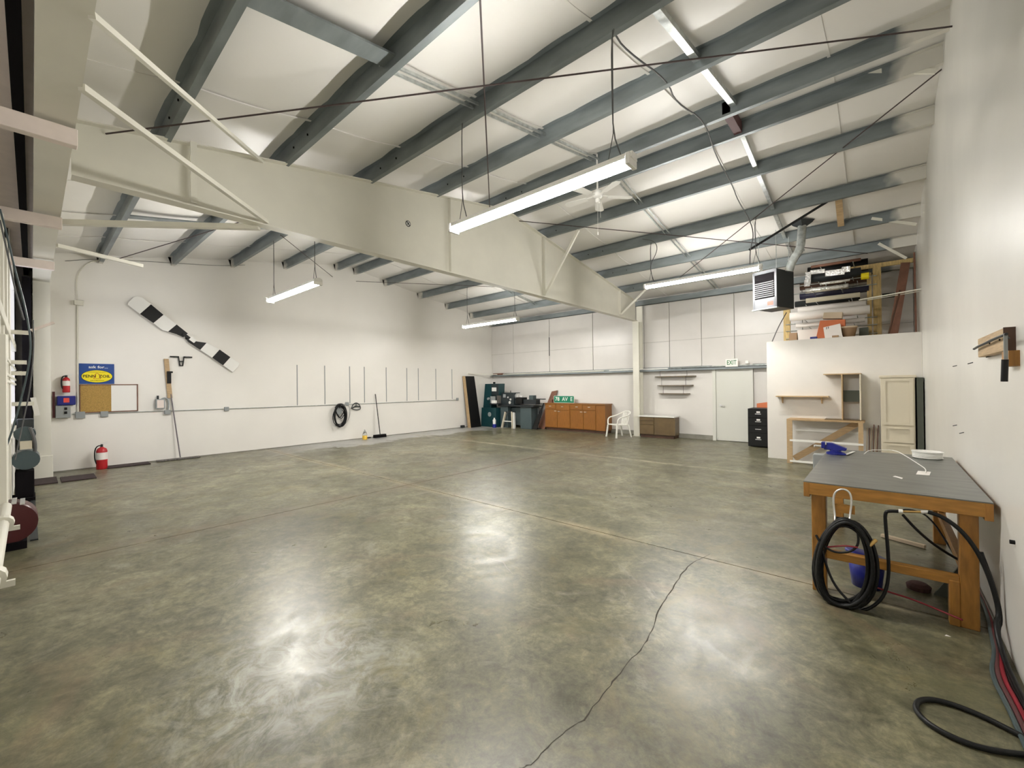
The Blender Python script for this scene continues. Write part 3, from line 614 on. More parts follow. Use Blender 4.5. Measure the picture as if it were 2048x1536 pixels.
B().prism(disc_yz((LX+.02, 6.18, .93), .10, .13, 20), (.03, 0, 0)).build('back_disc', 'grey', wh)
rk = thing('hose_hanger', 'small empty dark wire hose hanger right of the coiled hose', 'hanger', (LX+.04, 6.74, .95))
mb = B(); mb.tube([(LX+.04, 6.58, .98), (LX+.04, 6.63, 1.1), (LX+.04, 6.74, 1.16), (LX+.04, 6.85, 1.1), (LX+.04, 6.9, .96), (LX+.04, 6.83, .93), (LX+.04, 6.7, .93), (LX+.04, 6.58, .98)], .013, 6); mb.tube([(LX+.04, 6.74, 1.16), (LX+.04, 6.74, 1.03)], .01, 6); mb.tube([(LX+.04, 6.62, 1.0), (LX+.04, 6.74, 1.05), (LX+.04, 6.88, 1.02)], .018, 6); mb.build('frame', 'darksteel', rk)
B().cyl((LX, 6.74, 1.05), (LX+.04, 6.74, 1.05), .015, n=8).build('peg', 'darksteel', rk)
cord([(LX+.03, 6.45, 1.1), (LX+.03, 6.53, 1.02), (LX+.03, 6.54, .8), (LX+.03, 6.47, .6), (LX+.03, 6.32, .46), (LX+.03, 6.2, .42), (LX+.03, 6.05, .5)], 'thin black cord hanging in a loop right of the coiled hose', .004, 'rubber')
# jug, broom
jl = (-12.2, 6.88, 0); jg = thing('plastic_jug', 'clear plastic jug half full of yellow liquid beside the push broom', 'jug', jl)
B().lathe(jl, [(.075, .13), (.075, .16), (.05, .22), (.02, .27), (.018, .30)], 16).build('bottle', 'clear', jg, smooth=True); B().lathe(jl, [(.073, .0), (.076, .01), (.075, .13)], 16).build('liquid', 'liquid', jg, smooth=True)
B().lathe(jl, [(.02, .30), (.02, .325)], 10).build('cap', 'white', jg)
br = thing('push_broom', 'black push broom leaning against the left wall', 'broom', (-12.3, 7.45, 0))
B().cyl((LX+.03, 7.42, 1.41), (-12.29, 7.47, .1), .013, n=8).build('handle', 'black', br)
B().box((-12.34, 7.25, .06), (-12.26, 7.68, .10)).build('head', 'black', br); B().box((-12.35, 7.25, .0), (-12.25, 7.68, .06)).build('bristles', 'dark', br)
tag(B().box((LX+.02, 6.98, 0), (LX+.07, 7.22, .03)).build('floor_scrap', 'black'), 'dark strip of scrap on the floor between jug and broom', 'scrap')
# tall black-faced box
tb = thing('tall_panel_box', 'tall leaning wooden box with a black face near the far left corner', 'box', (-12.2, 11.5, 0))
X0, X1 = -12.28, -12.14
B().prism([(X0, 11.33, 0), (X1, 11.33, 0), (LX+.18, 11.22, 2.03), (LX+.05, 11.22, 2.03)], (0, .035, 0)).build('side_board', 'wood', tb)
B().prism([(X1, 11.365, 0), (X1, 11.92, 0), (LX+.18, 11.74, 2.03), (LX+.18, 11.255, 2.03)], (-.012, 0, 0)).build('front_panel', 'black', tb)
B().prism([(X0, 11.365, 0), (X0, 11.92, 0), (LX+.05, 11.74, 2.03), (LX+.05, 11.255, 2.03)], (.10, 0, 0)).build('core', 'darkwood', tb)
tag(B().box((LX+.03, 11.1, 0), (LX+.15, 11.24, .1)).build('small_box', 'darksteel', bevel=.01), 'small dark box on the floor against the left wall by the tall black panel', 'box')

# ================================================================== FAR LEFT CORNER MACHINES
bs = thing('bandsaw', 'dark teal upright bandsaw in the far left corner', 'machine', (-11.9, 12.3, 0))
y0, y1 = 12.05, 12.5
B().prism([(-12.28, y0, 0), (-11.45, y0, 0), (-11.45, y0, .76), (-12.24, y0, .76)], (0, y1-y0, 0)).build('base', 'teal', bs, bevel=.01)
B().prism([(-12.2, y0+.05, .76), (-11.75, y0+.05, .76), (-11.75, y0+.05, 1.25), (-11.33, y0+.05, 1.25), (-11.30, y0+.05, 1.72), (-12.08, y0+.05, 1.72)], (0, .35, 0)).build('column_and_head', 'teal', bs, bevel=.012)
B().box((-11.7, y0+.03, 1.27), (-11.32, y0+.05, 1.70)).build('head_cover', 'tealdark', bs)
B().box((-11.66, y0+.015, 1.42), (-11.42, y0+.03, 1.57)).build('name_plate', 'white', bs)
B().box((-11.76, y0-.05, .90), (-11.25, y0+.35, .94)).build('saw_table', 'darksteel', bs)
B().box((-11.73, y0, .95), (-11.5, y0+.06, 1.22)).build('guard', 'grey', bs)
B().box((-11.62, y0-.06, .94), (-11.40, y0+.04, 1.06)).build('motor_box', 'white', bs, bevel=.01)
B().cyl((-11.7, y0+.2, 1.72), (-11.7, y0+.2, 1.79), .05, n=12).build('top_knob', 'black', bs)
B().cyl((-11.85, y0-.02, 1.12), (-11.85, y0+.05, 1.12), .05, n=12).build('dial', 'grey', bs)
B().prism(disc_xz((-11.78, y0-.012, .50), .09, .09, 16), (0, .012, 0)).build('handwheel', 'grey', bs)
la = thing('lathe', 'dark metal lathe on a blue-grey two-pedestal cabinet', 'machine', (-10.5, 12.5, 0)); ly0, ly1 = 12.25, 12.75
def bx(n, m, a, b, p=la, bev=.008): return B().box(a, b).build(n, m, p, bevel=bev)
bx('left_pedestal', 'lathegrey', (-11.38, ly0, 0), (-10.98, ly1, .83)); bx('right_pedestal', 'lathegrey', (-10.35, ly0, 0), (-9.82, ly1, .83)); bx('apron_panel', 'lathegrey', (-10.98, ly0+.2, .1), (-10.35, ly1, .78))
bx('chip_tray', 'darksteel', (-11.45, ly0-.08, .83), (-9.65, ly1, .89)); bx('headstock', 'tealdark', (-11.35, ly0, .89), (-10.68, ly1-.1, 1.36)); bx('bed', 'darksteel', (-10.7, ly0+.08, .92), (-9.66, ly1-.15, 1.10))
B().cyl((-10.68, ly0+.2, 1.22), (-10.55, ly0+.2, 1.22), .12, n=18).build('chuck', 'chrome', la)
bx('tailstock', 'lathegrey', (-10.0, ly0+.1, 1.10), (-9.8, ly0+.3, 1.26)); bx('carriage', 'black', (-10.55, ly0-.02, .95), (-10.25, ly0+.3, 1.18)); bx('tool_post', 'chrome', (-10.43, ly0+.05, 1.18), (-10.31, ly0+.15, 1.25)); bx('gauge_plate', 'grey', (-11.22, ly0-.012, 1.17), (-11.08, ly0, 1.30))
for x, z, r in ((-10.82, 1.10, .04), (-10.86, .98, .055), (-10.95, 1.18, .035)):
    B().prism(disc_xz((x, ly0-.03, z), r, r, 14), (0, .03, 0)).build('handwheel', 'chrome', la)
bx('back_ledge', 'darksteel', (-9.95, ly0+.35, 1.10), (-9.50, ly1, 1.13)); B().cyl((-11.0, ly0+.2, 1.36), (-11.0, ly0+.2, 1.44), .012, n=8).build('lever', 'black', la)
st = thing('sawhorse', 'small white wooden trestle in front of the lathe', 'trestle', (-10.9, 12.1, 0))
B().bar((-11.18, 12.12, 0), (-10.98, 12.12, .62), .08, .05).build('leg', 'cream', st); B().bar((-10.62, 12.12, 0), (-10.64, 12.12, .64), .09, .05).build('leg', 'cream', st)
B().bar((-10.52, 12.1, 0), (-10.54, 12.1, .62), .09, .04).build('leg', 'white', st); B().bar((-11.09, 12.12, .26), (-10.63, 12.12, .26), .03, .03).build('rung', 'white', st); B().bar((-11.02, 12.12, .62), (-10.5, 12.12, .63), .04, .04).build('top_rail', 'darksteel', st)
bk = thing('white_pail', 'small white container on a blue base between bandsaw and lathe', 'pail', (-11.43, 11.95, 0))
B().lathe((-11.43, 11.95, 0), [(.08, 0), (.085, .14)], 14).build('base', 'blue', bk); B().lathe((-11.43, 11.95, 0), [(.06, .14), (.065, .30), (.03, .33), (.03, .38)], 14).build('bottle', 'white', bk)
fn = thing('standing_fan', 'thin grey wire stand with a drooping head, right of the lathe', 'stand', (-9.75, 12.6, 0))
mb = B(); mb.cyl((-9.72, 12.55, .03), (-9.72, 12.55, .78), .008, n=6); mb.tube([(-9.95, 12.55, .85), (-9.72, 12.55, .9), (-9.5, 12.55, .88), (-9.42, 12.55, .84)], .008, 6); mb.build('stand', 'grey', fn)
B().lathe((-9.72, 12.55, 0), [(.12, 0), (.12, .02), (.02, .03)], 14).build('base', 'darksteel', fn)
# leaning board & long cabinet
tag(B().prism([(-9.82, 12.6, 0), (-9.47, 12.6, 0), (-9.10, 12.93, 1.44), (-9.36, 12.93, 1.40)], (0, .03, 0)).build('leaning_board', 'redwood'), 'dark reddish board leaning on the far wall left of the orange cabinet', 'board')
tag(B().prism([(-9.86, 12.3, 0), (-9.60, 12.3, 0), (-9.42, 12.52, .98), (-9.45, 12.52, .98)], (0, .02, 0)).build('leaning_sheet', 'black'), 'black panel leaning against the left end of the orange cabinet', 'panel')
def cabinet(x0, x1, y0, y1, h, label, body, cells, top='same', kick=.09, name='base_cabinet'):
    c = thing(name, label, 'cabinet', ((x0+x1)/2, (y0+y1)/2, 0))
    B().box((x0, y0+.02, kick), (x1, y1, h-.03)).build('body', body, c); B().box((x0+.02, y0+.06, 0), (x1-.02, y1, kick)).build('plinth', 'darkwood', c)
    B().box((x0-.02, y0-.015, h-.03), (x1+.02, y1+.01, h)).build('top', top if top != 'same' else body, c)
    for kind, a, b, z0, z1, kn in cells:
        d = B().box((x0+a, y0, z0), (x0+b, y0+.02, z1)).build(kind, body, c, bevel=.004)
        for (kx, kz) in kn: B().box((x0+kx-.045, y0-.022, kz-.008), (x0+kx+.045, y0-.002, kz+.008)).build('handle', 'chrome', d)
    return c
W = 2.5
cabinet(-9.37, -6.9, 12.5, 12.98, .985, 'long orange-brown plywood cabinet under the street sign', 'oak',
 [('drawer', .03, .48, .77, .94, [(.25, .87)]), ('drawer', .50, 1.08, .74, .94, [(.78, .86)]), ('drawer', 1.12, 1.60, .77, .94, [(1.38, .87)]), ('drawer', 1.62, 2.12, .77, .94, [(1.88, .87)]),
  ('door', .03, .55, .11, .755, [(.48, .70)]), ('door', .56, 1.09, .11, .73, [(.63, .69)]), ('door', 1.12, 1.64, .11, .755, [(1.57, .70)]), ('door', 1.65, 2.12, .11, .755, [(1.72, .70)])])
cabinet(-5.68, -4.62, 12.45, 12.9, .665, 'low brown laminate cabinet with a pale top beside the column', 'brown',
 [('drawer', .02, .46, .52, .61, []), ('drawer', .02, .46, .40, .51, []), ('drawer', .02, .46, .10, .39, []), ('door', .48, 1.10, .10, .61, [])], 'white')
ss = thing('street_sign', 'green street sign with white lettering standing on the orange cabinet', 'sign', (-8.72, 12.75, .985))
sx0, sx1, sz1 = -9.16, -8.27, 1.245
B().prism([(sx0+.02, 12.78, .985), (sx1-.02, 12.78, .985), (sx1, 12.78, 1.0), (sx1, 12.78, sz1-.03), (sx1-.03, 12.78, sz1), (sx0+.03, 12.78, sz1), (sx0, 12.78, sz1-.03), (sx0, 12.78, 1.0)], (0, .01, 0)).build('plate', 'white', ss)
B().prism([(sx0+.012, 12.777, .995), (sx1-.012, 12.777, .995), (sx1-.012, 12.777, sz1-.03), (sx1-.03, 12.777, sz1-.01), (sx0+.03, 12.777, sz1-.01), (sx0+.012, 12.777, sz1-.03)], (0, .003, 0)).build('field', 'roadgreen', ss)
text('lettering', '78  AV  E', .20, face_mtx((-8.715, 12.775, 1.118), '-y'), 'white', ss, .001, .98, .0018)
tag(B().box((-9.35, 12.7, .985), (-9.19, 12.85, 1.10)).build('wood_offcut', 'redwood'), 'small brown wood block on the orange cabinet left of the street sign', 'block')
# plastic chair (built in local coordinates, facing -x-ish)
pc = thing('plastic_chair', 'white plastic garden chair with slatted back between the two cabinets', 'chair', (-6.18, 12.05, 0), math.radians(-28))
sw = .25
B().prism([(-.24, -.24, .38), (.24, -.24, .38), (.20, .22, .36), (-.20, .22, .36)], (0, 0, .03)).build('seat', 'plastic_white', pc, local=True, bevel=.008)
for x, y, tx, ty in ((-.27, -.27, -.24, -.22), (.27, -.27, .24, -.22), (-.23, .30, -.2, .22), (.23, .30, .2, .22)):
    B().bar((x, y, 0), (tx, ty, .38), .05, .035).build('leg', 'plastic_white', pc, local=True, bevel=.006)
for k in range(5):
    x = -.14+.07*k; B().bar((x, .21, .39), (x*1.15, .32, .76), .035, .012).build('back_slat', 'plastic_white', pc, local=True)
B().tube([(-.25, -.22, .40), (-.27, -.2, .60), (-.26, .05, .64), (-.24, .28, .72), (-.14, .34, .79), (.14, .34, .79), (.24, .28, .72), (.26, .05, .64), (.27, -.2, .60), (.25, -.22, .40)], .02, 8).build('arm_and_back_rim', 'plastic_white', pc, local=True, smooth=True)
# wall shelves
sh = thing('hanging_shelves', 'three thin brown shelves hung on rods on the far wall', 'shelf', (-4.74, FY-.1, 1.3))
for x0, x1, z in ((-5.38, -4.12, 1.85), (-5.30, -4.20, 1.575), (-5.26, -4.30, 1.325)):
    B().prism([(x0, FY-.045, z), (x0+.12, FY-.22, z), (x1-.08, FY-.22, z), (x1, FY-.045, z)], (0, 0, .022)).build('shelf_board', 'brown', sh)
for z0, z1, a, b in ((1.87, 2.03, -5.17, -4.36), (1.597, 1.85, -5.13, -4.40), (1.347, 1.575, -5.08, -4.47)):
    for x in (a, b): B().cyl((x, FY-.13, z0), (x, FY-.13, z1), .005, n=6).build('rod', 'rod', sh)
# door
dr = anchor('door_1', (-3.1, FY-.05, 0))
DX0, DX1 = hit(1425.5, 800, 1, FY)[0]+.02, hit(1508, 800, 1, FY)[0]
mb = B(); mb.box((DX0, FY-.1, 0), (DX0+.09, FY, 2.13)); mb.box((DX1-.07, FY-.1, 0), (DX1, FY, 2.13)); mb.box((DX0, FY-.1, 2.05), (DX1, FY, 2.15)); mb.build('door_frame', 'doorpaint', dr)
B().box((DX0+.095, FY-.07, .015), (DX1-.075, FY-.03, 2.045)).build('door_leaf', 'doorpaint', dr)
k = hit(1441, 811, 1, FY-.1); kb = B().cyl((k.x, FY-.075, k.z), (k.x, FY-.085, k.z), .035, n=16).build('door_knob', 'chrome', dr)
B().cyl((k.x, FY-.085, k.z), (k.x, FY-.13, k.z), .012, n=8).bar((k.x-.005, FY-.13, k.z), (k.x+.11, FY-.13, k.z-.01), .02, .02).build('lever', 'chrome', kb)
B().box((DX0+.10, FY-.09, .05), (DX0+.13, FY-.07, .09)).build('door_stop', 'chrome', dr)
exs = thing('exit_sign', 'white exit sign with green letters above the grey door', 'sign', (-3.17, FY-.24, 2.13))
e0, e1 = hit(1450.5, 718, 1, FY-.24), hit(1476, 733, 1, FY-.24)
B().box((e0.x, FY-.24, e1.z), (e1.x, FY-.2, e0.z)).build('case', 'white', exs, bevel=.006)
text('lettering', 'EXIT', .175, face_mtx(((e0.x+e1.x)/2, FY-.243, (e0.z+e1.z)/2), '-y'), 'exitgreen', exs, .001, .68, .0015)
j = hit(1494, 724, 1, FY-.2); tag(B().box((j.x-.04, FY-.22, j.z-.04), (j.x+.04, FY-.195, j.z+.04)).build('junction_box', 'white', bevel=.005), 'small white junction box right of the exit sign', 'box')
# pipes lying on the girt
def gp(x0, x1, dy, z, r, m, l, name='pipe'): tag(B().tube([(x0, FY-dy, z+r), (x1, FY-dy-.02, z+r)], r, 8).build(name, m), l, 'pipe')
gz = GZ+.056
gp(-12.35, -7.1, .16, gz, .018, 'white_steel', 'long white pipe lying on the far wall girt left of the column')
gp(-11.6, -6.1, .09, gz, .025, 'galv', 'long galvanised tube on the far wall girt behind the white pipe')
gp(-6.9, -4.9, .16, gz, .02, 'white', 'short white pipe on the girt behind the column')
gp(-4.85, -2.05, .12, gz, .024, 'galv', 'galvanised tube on the girt passing behind the exit sign')
tag(B().box((-4.5, FY-.19, gz), (-2.1, FY-.17, gz+.02)).build('flat_bar', 'darksteel'), 'flat dark bar on the front edge of girt near the door', 'bar')
tag(B().bar((LX+.02, 11.55, 2.14), (-12.05, 12.85, 2.10), .04, .03).build('corner_pole', 'white_steel'), 'white pole sticking out of the far left corner at girt height', 'pole')
tag(B().box((-12.3, FY-.2, gz), (-11.75, FY-.12, gz+.07)).build('pipe_bracket', 'redwood', bevel=.01), 'reddish wood block on the left end of the far wall girt', 'block')
# filing cabinet
fc = thing('filing_cabinet', 'black four-drawer filing cabinet beside the grey door', 'cabinet', (-2.37, 12.4, 0)); fx0, fx1, fy0 = -2.60, -2.12, 12.12
B().box((fx0, fy0+.015, .02), (fx1, 12.75, .98)).build('body', 'black', fc, bevel=.004)
for k, (z0, z1) in enumerate(((.04, .36), (.37, .55), (.56, .74), (.75, .94))):
    d = B().box((fx0+.015, fy0, z0), (fx1-.015, fy0+.018, z1)).build('drawer', 'black', fc, bevel=.003); zc = (z0+z1)/2+.03
    B().box(((fx0+fx1)/2-.07, fy0-.015, zc-.035), ((fx0+fx1)/2+.06, fy0-.002, zc-.02)).build('handle', 'chrome', d)
    if k != 1: B().box(((fx0+fx1)/2-.04, fy0-.006, zc), ((fx0+fx1)/2+.04, fy0, zc+.04)).build('label_card', 'white', d)
tag(B().prism([(-2.55, 12.86, .0), (-2.0, 12.86, .0), (-2.0, 12.93, 1.17), (-2.55, 12.93, 1.08)], (0, .015, 0)).build('orange_board', 'orange'), 'orange board leaning on the far wall behind the filing cabinet', 'board')

# ================================================================== PARTITION FRONT
ps = thing('bracket_shelf', 'single pale wooden shelf on two brackets on the partition wall', 'shelf', (-1.25, PY-.08, 1.2))
B().box((-1.70, PY-.2, 1.335), (-.80, PY, 1.357)).build('shelf_board', 'wood', ps)
for x in (-1.61, -.93): B().prism([(x, PY, 1.335), (x, PY-.14, 1.335), (x, PY-.12, 1.31), (x, PY-.03, 1.2), (x, PY, 1.2)], (.02, 0, 0)).build('bracket', 'wood', ps)
by0 = 10.15; be = thing('wooden_bench_frame', 'open pine bench frame with a diagonal board against the partition wall', 'bench', (-.85, by0+.2, 0))
B().box((-1.47, by0, 0), (-1.375, by0+.04, .87)).build('leg', 'wood', be); B().box((-.34, by0, 0), (-.27, by0+.04, .87)).build('leg', 'wood', be)
B().box((-1.47, by0, .87), (-.25, PY, .895)).build('top', 'woodh', be)
B().bar((-1.38, by0+.28, .06), (-.34, by0+.28, .86), .03, .12).build('diagonal', 'woodh', be)
for z in (.03, .45): B().box((-1.42, by0-.01, z), (-.27, by0+.03, z+.035)).build('rail', 'white', be)
B().box((-1.37, PY-.03, .62), (-.3, PY, .66)).build('back_rail', 'white', be)
un = thing('shelf_unit', 'small wooden open shelf unit with a wide top standing on the bench', 'shelf', (-.45, 10.4, .895))
uy0, uy1 = 10.3, PY
B().box((-.59, uy0, .91), (-.572, uy1, 1.78)).build('side', 'wood', un); B().box((-.32, uy0, .91), (-.30, uy1, 1.78)).build('side', 'cream', un)
B().box((-.87, uy0, 1.78), (-.295, uy1, 1.80)).build('top', 'wood', un); B().box((-.86, uy0, .895), (-.30, uy1, .91)).build('bottom', 'brown', un)
B().box((-.572, uy1-.14, 1.25), (-.32, uy1-.12, 1.47)).build('inner_panel', 'olive', un); B().box((-.572, uy1-.12, 1.25), (-.32, uy1, 1.262)).build('inner_shelf', 'wood', un)
# mop bundle / sticks
mbn = thing('stick_bundle', 'bundle of brown sticks leaning on the partition between bench and cream cabinet', 'bundle', (-.17, 10.45, 0))
for k in range(6):
    x = -.22+.022*k; B().bar((x+random.uniform(-.03, .03), 10.38, 0), (x+.01*k, 10.58, .80+random.uniform(-.06, .04)), .014, .014).build('stick', 'redwood' if k % 2 else 'beige', mbn)
# cream cabinet
cb = thing('cream_cabinet', 'tall cream-painted cabinet with one door over two drawers by right wall', 'cabinet', (.2, 10.3, 0)); ky0 = 10.12
B().box((-.02, ky0+.02, 0), (.43, PY, 1.71)).build('body', 'cream', cb, bevel=.004); B().box((-.04, ky0-.01, 1.70), (.45, PY, 1.745)).build('cornice', 'cream', cb, bevel=.006)
def framed(z0, z1, nm):
    d = B().box((.0, ky0, z0), (.41, ky0+.02, z1)).build(nm, 'cream', cb, bevel=.003)
    k_ = ky0-.0005
    for nm_, a_, b_ in (('stile', (.0, k_-.012, z0), (.05, k_, z1)), ('stile', (.36, k_-.012, z0), (.41, k_, z1)), ('frame_rail', (.0505, k_-.012, z0), (.3595, k_, z0+.05)), ('frame_rail', (.0505, k_-.012, z1-.05), (.3595, k_, z1))): B().box(a_, b_).build(nm_, 'cream', d)
    return d
framed(.86, 1.69, 'door')
for z0, z1 in ((.55, .83), (.1, .53)):
    d = framed(z0, z1, 'drawer'); B().box((.08, ky0-.03, z1-.035), (.33, ky0-.0126, z1-.02)).build('pull', 'cream', d)
tag(B().box((.455, 10.15, 0), (.535, 10.6, 1.70)).build('upright_board', 'olive'), 'dark brown panel standing between the cream cabinet and right wall', 'panel')

# ================================================================== LOFT
def WY(x, y, Y): return hit(x, y, 1, Y)
rk_ = thing('loft_rack', 'pine storage rack with pipe rungs on top of the partition loft', 'rack', (-.8, 12, 2.53))
RY = 11.75
def post(xa, xb, y1, nm='post', m='plywood'):
    a, b = WY(xa, 650, RY).x, WY(xb, 650, RY).x; B().box((a, RY, 2.53), (b, RY+.09, y1)).build(nm, m, rk_)
post(1567, 1580, 3.35); post(1735, 1744, 3.95); 
a, b = WY(1746, 600, RY).x, WY(1763, 600, RY).x; B().box((a, RY+.05, 2.53), (b, RY+.09, 4.12)).build('post', 'plywood', rk_); B().box((a, RY+.9, 2.53), (b, RY+.94, 4.0)).build('post', 'plywood', rk_)
a = WY(1700, 520, RY); B().bar((a.x-.3, RY+.1, 4.10), (RX-.02, RY+.1, 4.10), .05, .09).build('cross_beam', 'plywood', rk_)
for yy in (650, 667, 570, 553, 635):
    z = max(2.60, WY(1740, yy, RY).z); B().cyl((WY(1572, 650, RY).x, RY-.02, z), (WY(1755, 650, RY).x, RY-.02, z), .011, n=8).build('rung', 'galv', rk_)
for y_ in (505, 560, 655): pass
def roll(p, q, Y, r, m, label, name='roll', cat='roll', m2=None):
    a, b = WY(*p, Y), WY(*q, Y); z = (a.z+b.z)/2
    for xx in (a.x+.2*(b.x-a.x), a.x+.85*(b.x-a.x)): B().cyl((xx, min(Y, RY)-.05, z-r-.008), (xx, 12.7, z-r-.008), .008, n=6).build('support_arm', 'galv', rk_)
    o = B().cyl((a.x, Y, z), (b.x, Y, z), r, n=16).build(name, m, smooth=True)
    return tag(o, label, cat)
roll((1622, 532), (1722, 521), 11.3, .03, 'redwood', 'thin reddish tube, topmost in the loft rack')
roll((1618, 556), (1722, 546), 11.55, .095, 'darksteel', 'thick black roll near the top of the loft rack')
tag(B().cyl(WY(1722, 553, 11.55), WY(1738, 551, 11.55), .07, n=14).build('yellow_roll', 'yellow'), 'short yellow roll at the right end of the thick black roll', 'roll')
fo = B(); 
for (x0, y0_, x1, y1_) in ((1610, 545, 1622, 568), (1620, 541, 1650, 545), (1650, 542, 1690, 548), (1683, 534, 1701, 543), (1608, 560, 1620, 572)):
    a, b = WY(x0, y0_, 11.4), WY(x1, y1_, 11.4); fo.box((a.x, 11.4, b.z), (b.x, 11.43, a.z), rot=(.1, .05, 0))
tag(fo.build('insulation_scrap', 'foil', bevel=.008), 'crumpled foil-faced insulation around the thick black roll', 'insulation')
roll((1611, 581), (1697, 573), 11.35, .06, 'foil', 'crinkled silver foil roll in the middle of the loft rack')
roll((1600, 589), (1738, 580), 11.8, .085, 'navy', 'dark navy roll behind the silver foil roll')
roll((1612, 601), (1720, 590), 11.35, .05, 'cream', 'beige tube below the silver foil roll in the loft rack')
roll((1596, 622), (1732, 606), 11.5, .065, 'paper', 'white paper roll just above the thickest white roll')
roll((1580, 632), (1740, 621), 11.3, .095, 'paper', 'thickest white roll lying across the lower loft rack')
roll((1592, 651), (1730, 640), 11.55, .05, 'paper', 'slim white roll below the thickest white roll')
roll((1616, 543), (1736, 532), 11.95, .13, 'black', 'dark bulky bundle at the back of the loft rack top')
roll((1600, 569), (1738, 562), 12.0, .08, 'darkwood', 'dark brown roll at the back of rack between black and navy rolls')
roll((1640, 560), (1700, 568), 11.3, .03, 'foil', 'narrow metal tube in front of the thick black roll')
roll((1590, 606), (1720, 598), 11.95, .07, 'darksteel', 'dark roll at the back between beige tube and white rolls')
def flatbox(pts, Y, d, m, label, name, cat='box'):
    ps_ = [WY(*p, Y) for p in pts]; o = B().prism(ps_, (0, d, 0)).build(name, m, bevel=.003); zmin = min(v.z for v in ps_)
    if zmin < 2.75: o.location.z += 2.532-zmin
    return tag(o, label, cat)
flatbox(((1594, 646), (1638, 642), (1635, 666), (1597, 669)), 11.15, .02, 'paper', 'white sheet of paper hanging at the lower left of the loft rack', 'paper_sheet', 'paper')
flatbox(((1632, 672), (1640, 637), (1690, 634), (1690, 672)), 11.0, .25, 'orange', 'orange-red box tilted behind the white box on the loft', 'orange_box')
flatbox(((1645, 637), (1648, 625), (1685, 624), (1684, 637)), 11.02, .2, 'beige', 'small beige carton on top of the orange-red box', 'beige_box')
wb = thing('white_box', 'white cardboard box with two dark arrows at the loft edge', 'box', tuple(WY(1665, 676, 10.8))); wb.location.z = 2.532; WM[wb.name] = Matrix.Translation(wb.location)
pp = [WY(1650, 674.5, 10.8), WY(1646.5, 652, 10.8), WY(1680, 644, 10.8), WY(1685, 672, 10.8)]; dz = 2.532-min(p.z for p in pp); pp = [p+Vector((0, 0, dz)) for p in pp]
B().prism(pp, (0, .17, 0)).build('carton', 'paper', wb)
for k in (0, 1):
    c = pp[1]+Vector((.055+.03*k, -.003, -.045+.008*k)); B().bar(c, c+Vector((0, 0, .035)), .008, .003, up=(0, 1, 0)).prism([c+Vector((-.011, 0, .03)), c+Vector((.011, 0, .03)), c+Vector((0, 0, .048))], (0, .002, 0)).build('arrow', 'black', wb)
flatbox(((1664, 673), (1664, 668), (1677, 667), (1677, 672)), 10.76, .02, 'card', 'small brown block in front of the white box on the loft', 'small_block')
bt = thing('wicker_basket', 'brown woven basket right of the white box on the loft', 'basket', (WY(1698, 668, 11.0).x, 11.0, 2.532)); c = Vector((WY(1698, 668, 11.0).x, 11.0, 2.532))
B().lathe(c, [(.09, 0), (.13, .20), (.14, .215), (.12, .215), (.08, .02)], 18).build('body', 'card', bt, smooth=True); B().lathe(c, [(.135, .2), (.145, .21), (.145, .23), (.135, .235)], 18).build('rim', 'beige', bt)
flatbox(((1718, 669), (1718, 648), (1737, 646), (1737, 667)), 11.3, .25, 'olive', 'dark olive box between basket and rack post on the loft', 'olive_box')
flatbox(((1620, 676), (1620, 670), (1634, 669), (1634, 675)), 10.85, .08, 'blue', 'small blue item at the left of loft edge', 'blue_item', 'item')
flatbox(((1578, 676), (1578, 655), (1594, 654), (1594, 675)), 11.5, .15, 'card', 'dark brown box at the left post of the loft rack', 'brown_box')
tag(B().bar((WY(1786, 665, 11.1).x, 11.1, 2.54), (WY(1812, 520, 11.3).x, 11.5, 4.0), .14, .02, up=(0, 1, 0)).build('leaning_plank', 'redwood'), 'wide reddish plank leaning in the right corner of the loft', 'plank')
tag(B().bar((WY(1832, 663, 11.2).x, 11.2, 2.54), (WY(1829, 500, 11.3).x, 11.4, 4.15), .03, .03).build('thin_board', 'redwood'), 'thin upright reddish strip in the loft corner beside the wide plank', 'board')
tag(B().bar((WY(1777, 665, 11.0).x, 11.0, 2.54), (WY(1800, 575, 11.2).x, 11.1, 3.4), .03, .02).build('dark_stick', 'darkwood'), 'dark stick leaning against the wide reddish plank on the loft', 'stick')
tag(B().cyl((WY(1718, 602, 10.95).x, 10.95, WY(1718, 600, 10.95).z), (RX, 10.6, 3.3), .012, n=8).build('white_rod', 'white_steel'), 'upper thin white rod from the loft rack to the right wall', 'rod')
tag(B().cyl((WY(1735, 612, 11.0).x, 11.0, WY(1735, 600, 11.0).z), (RX, 11.2, 3.35), .009, n=8).build('white_rod', 'white_steel'), 'lower thin white rod from the loft rack to the right wall', 'rod')
tag(B().box((WY(1764, 575, RY+.9).x, RY+.96, 3.52), (WY(1790, 575, RY+.9).x, RY+1.0, 3.62)).build('black_strip', 'black'), 'short black strip on the far wall right of the loft rack post', 'strip')
tag(B().tube([WY(1544, 684, 10.7), WY(1556, 655, 10.7), WY(1573, 625, 10.4)], .01, 6).build('gas_line', 'cable'), 'thin gas pipe rising from the partition corner to the unit heater', 'pipe')

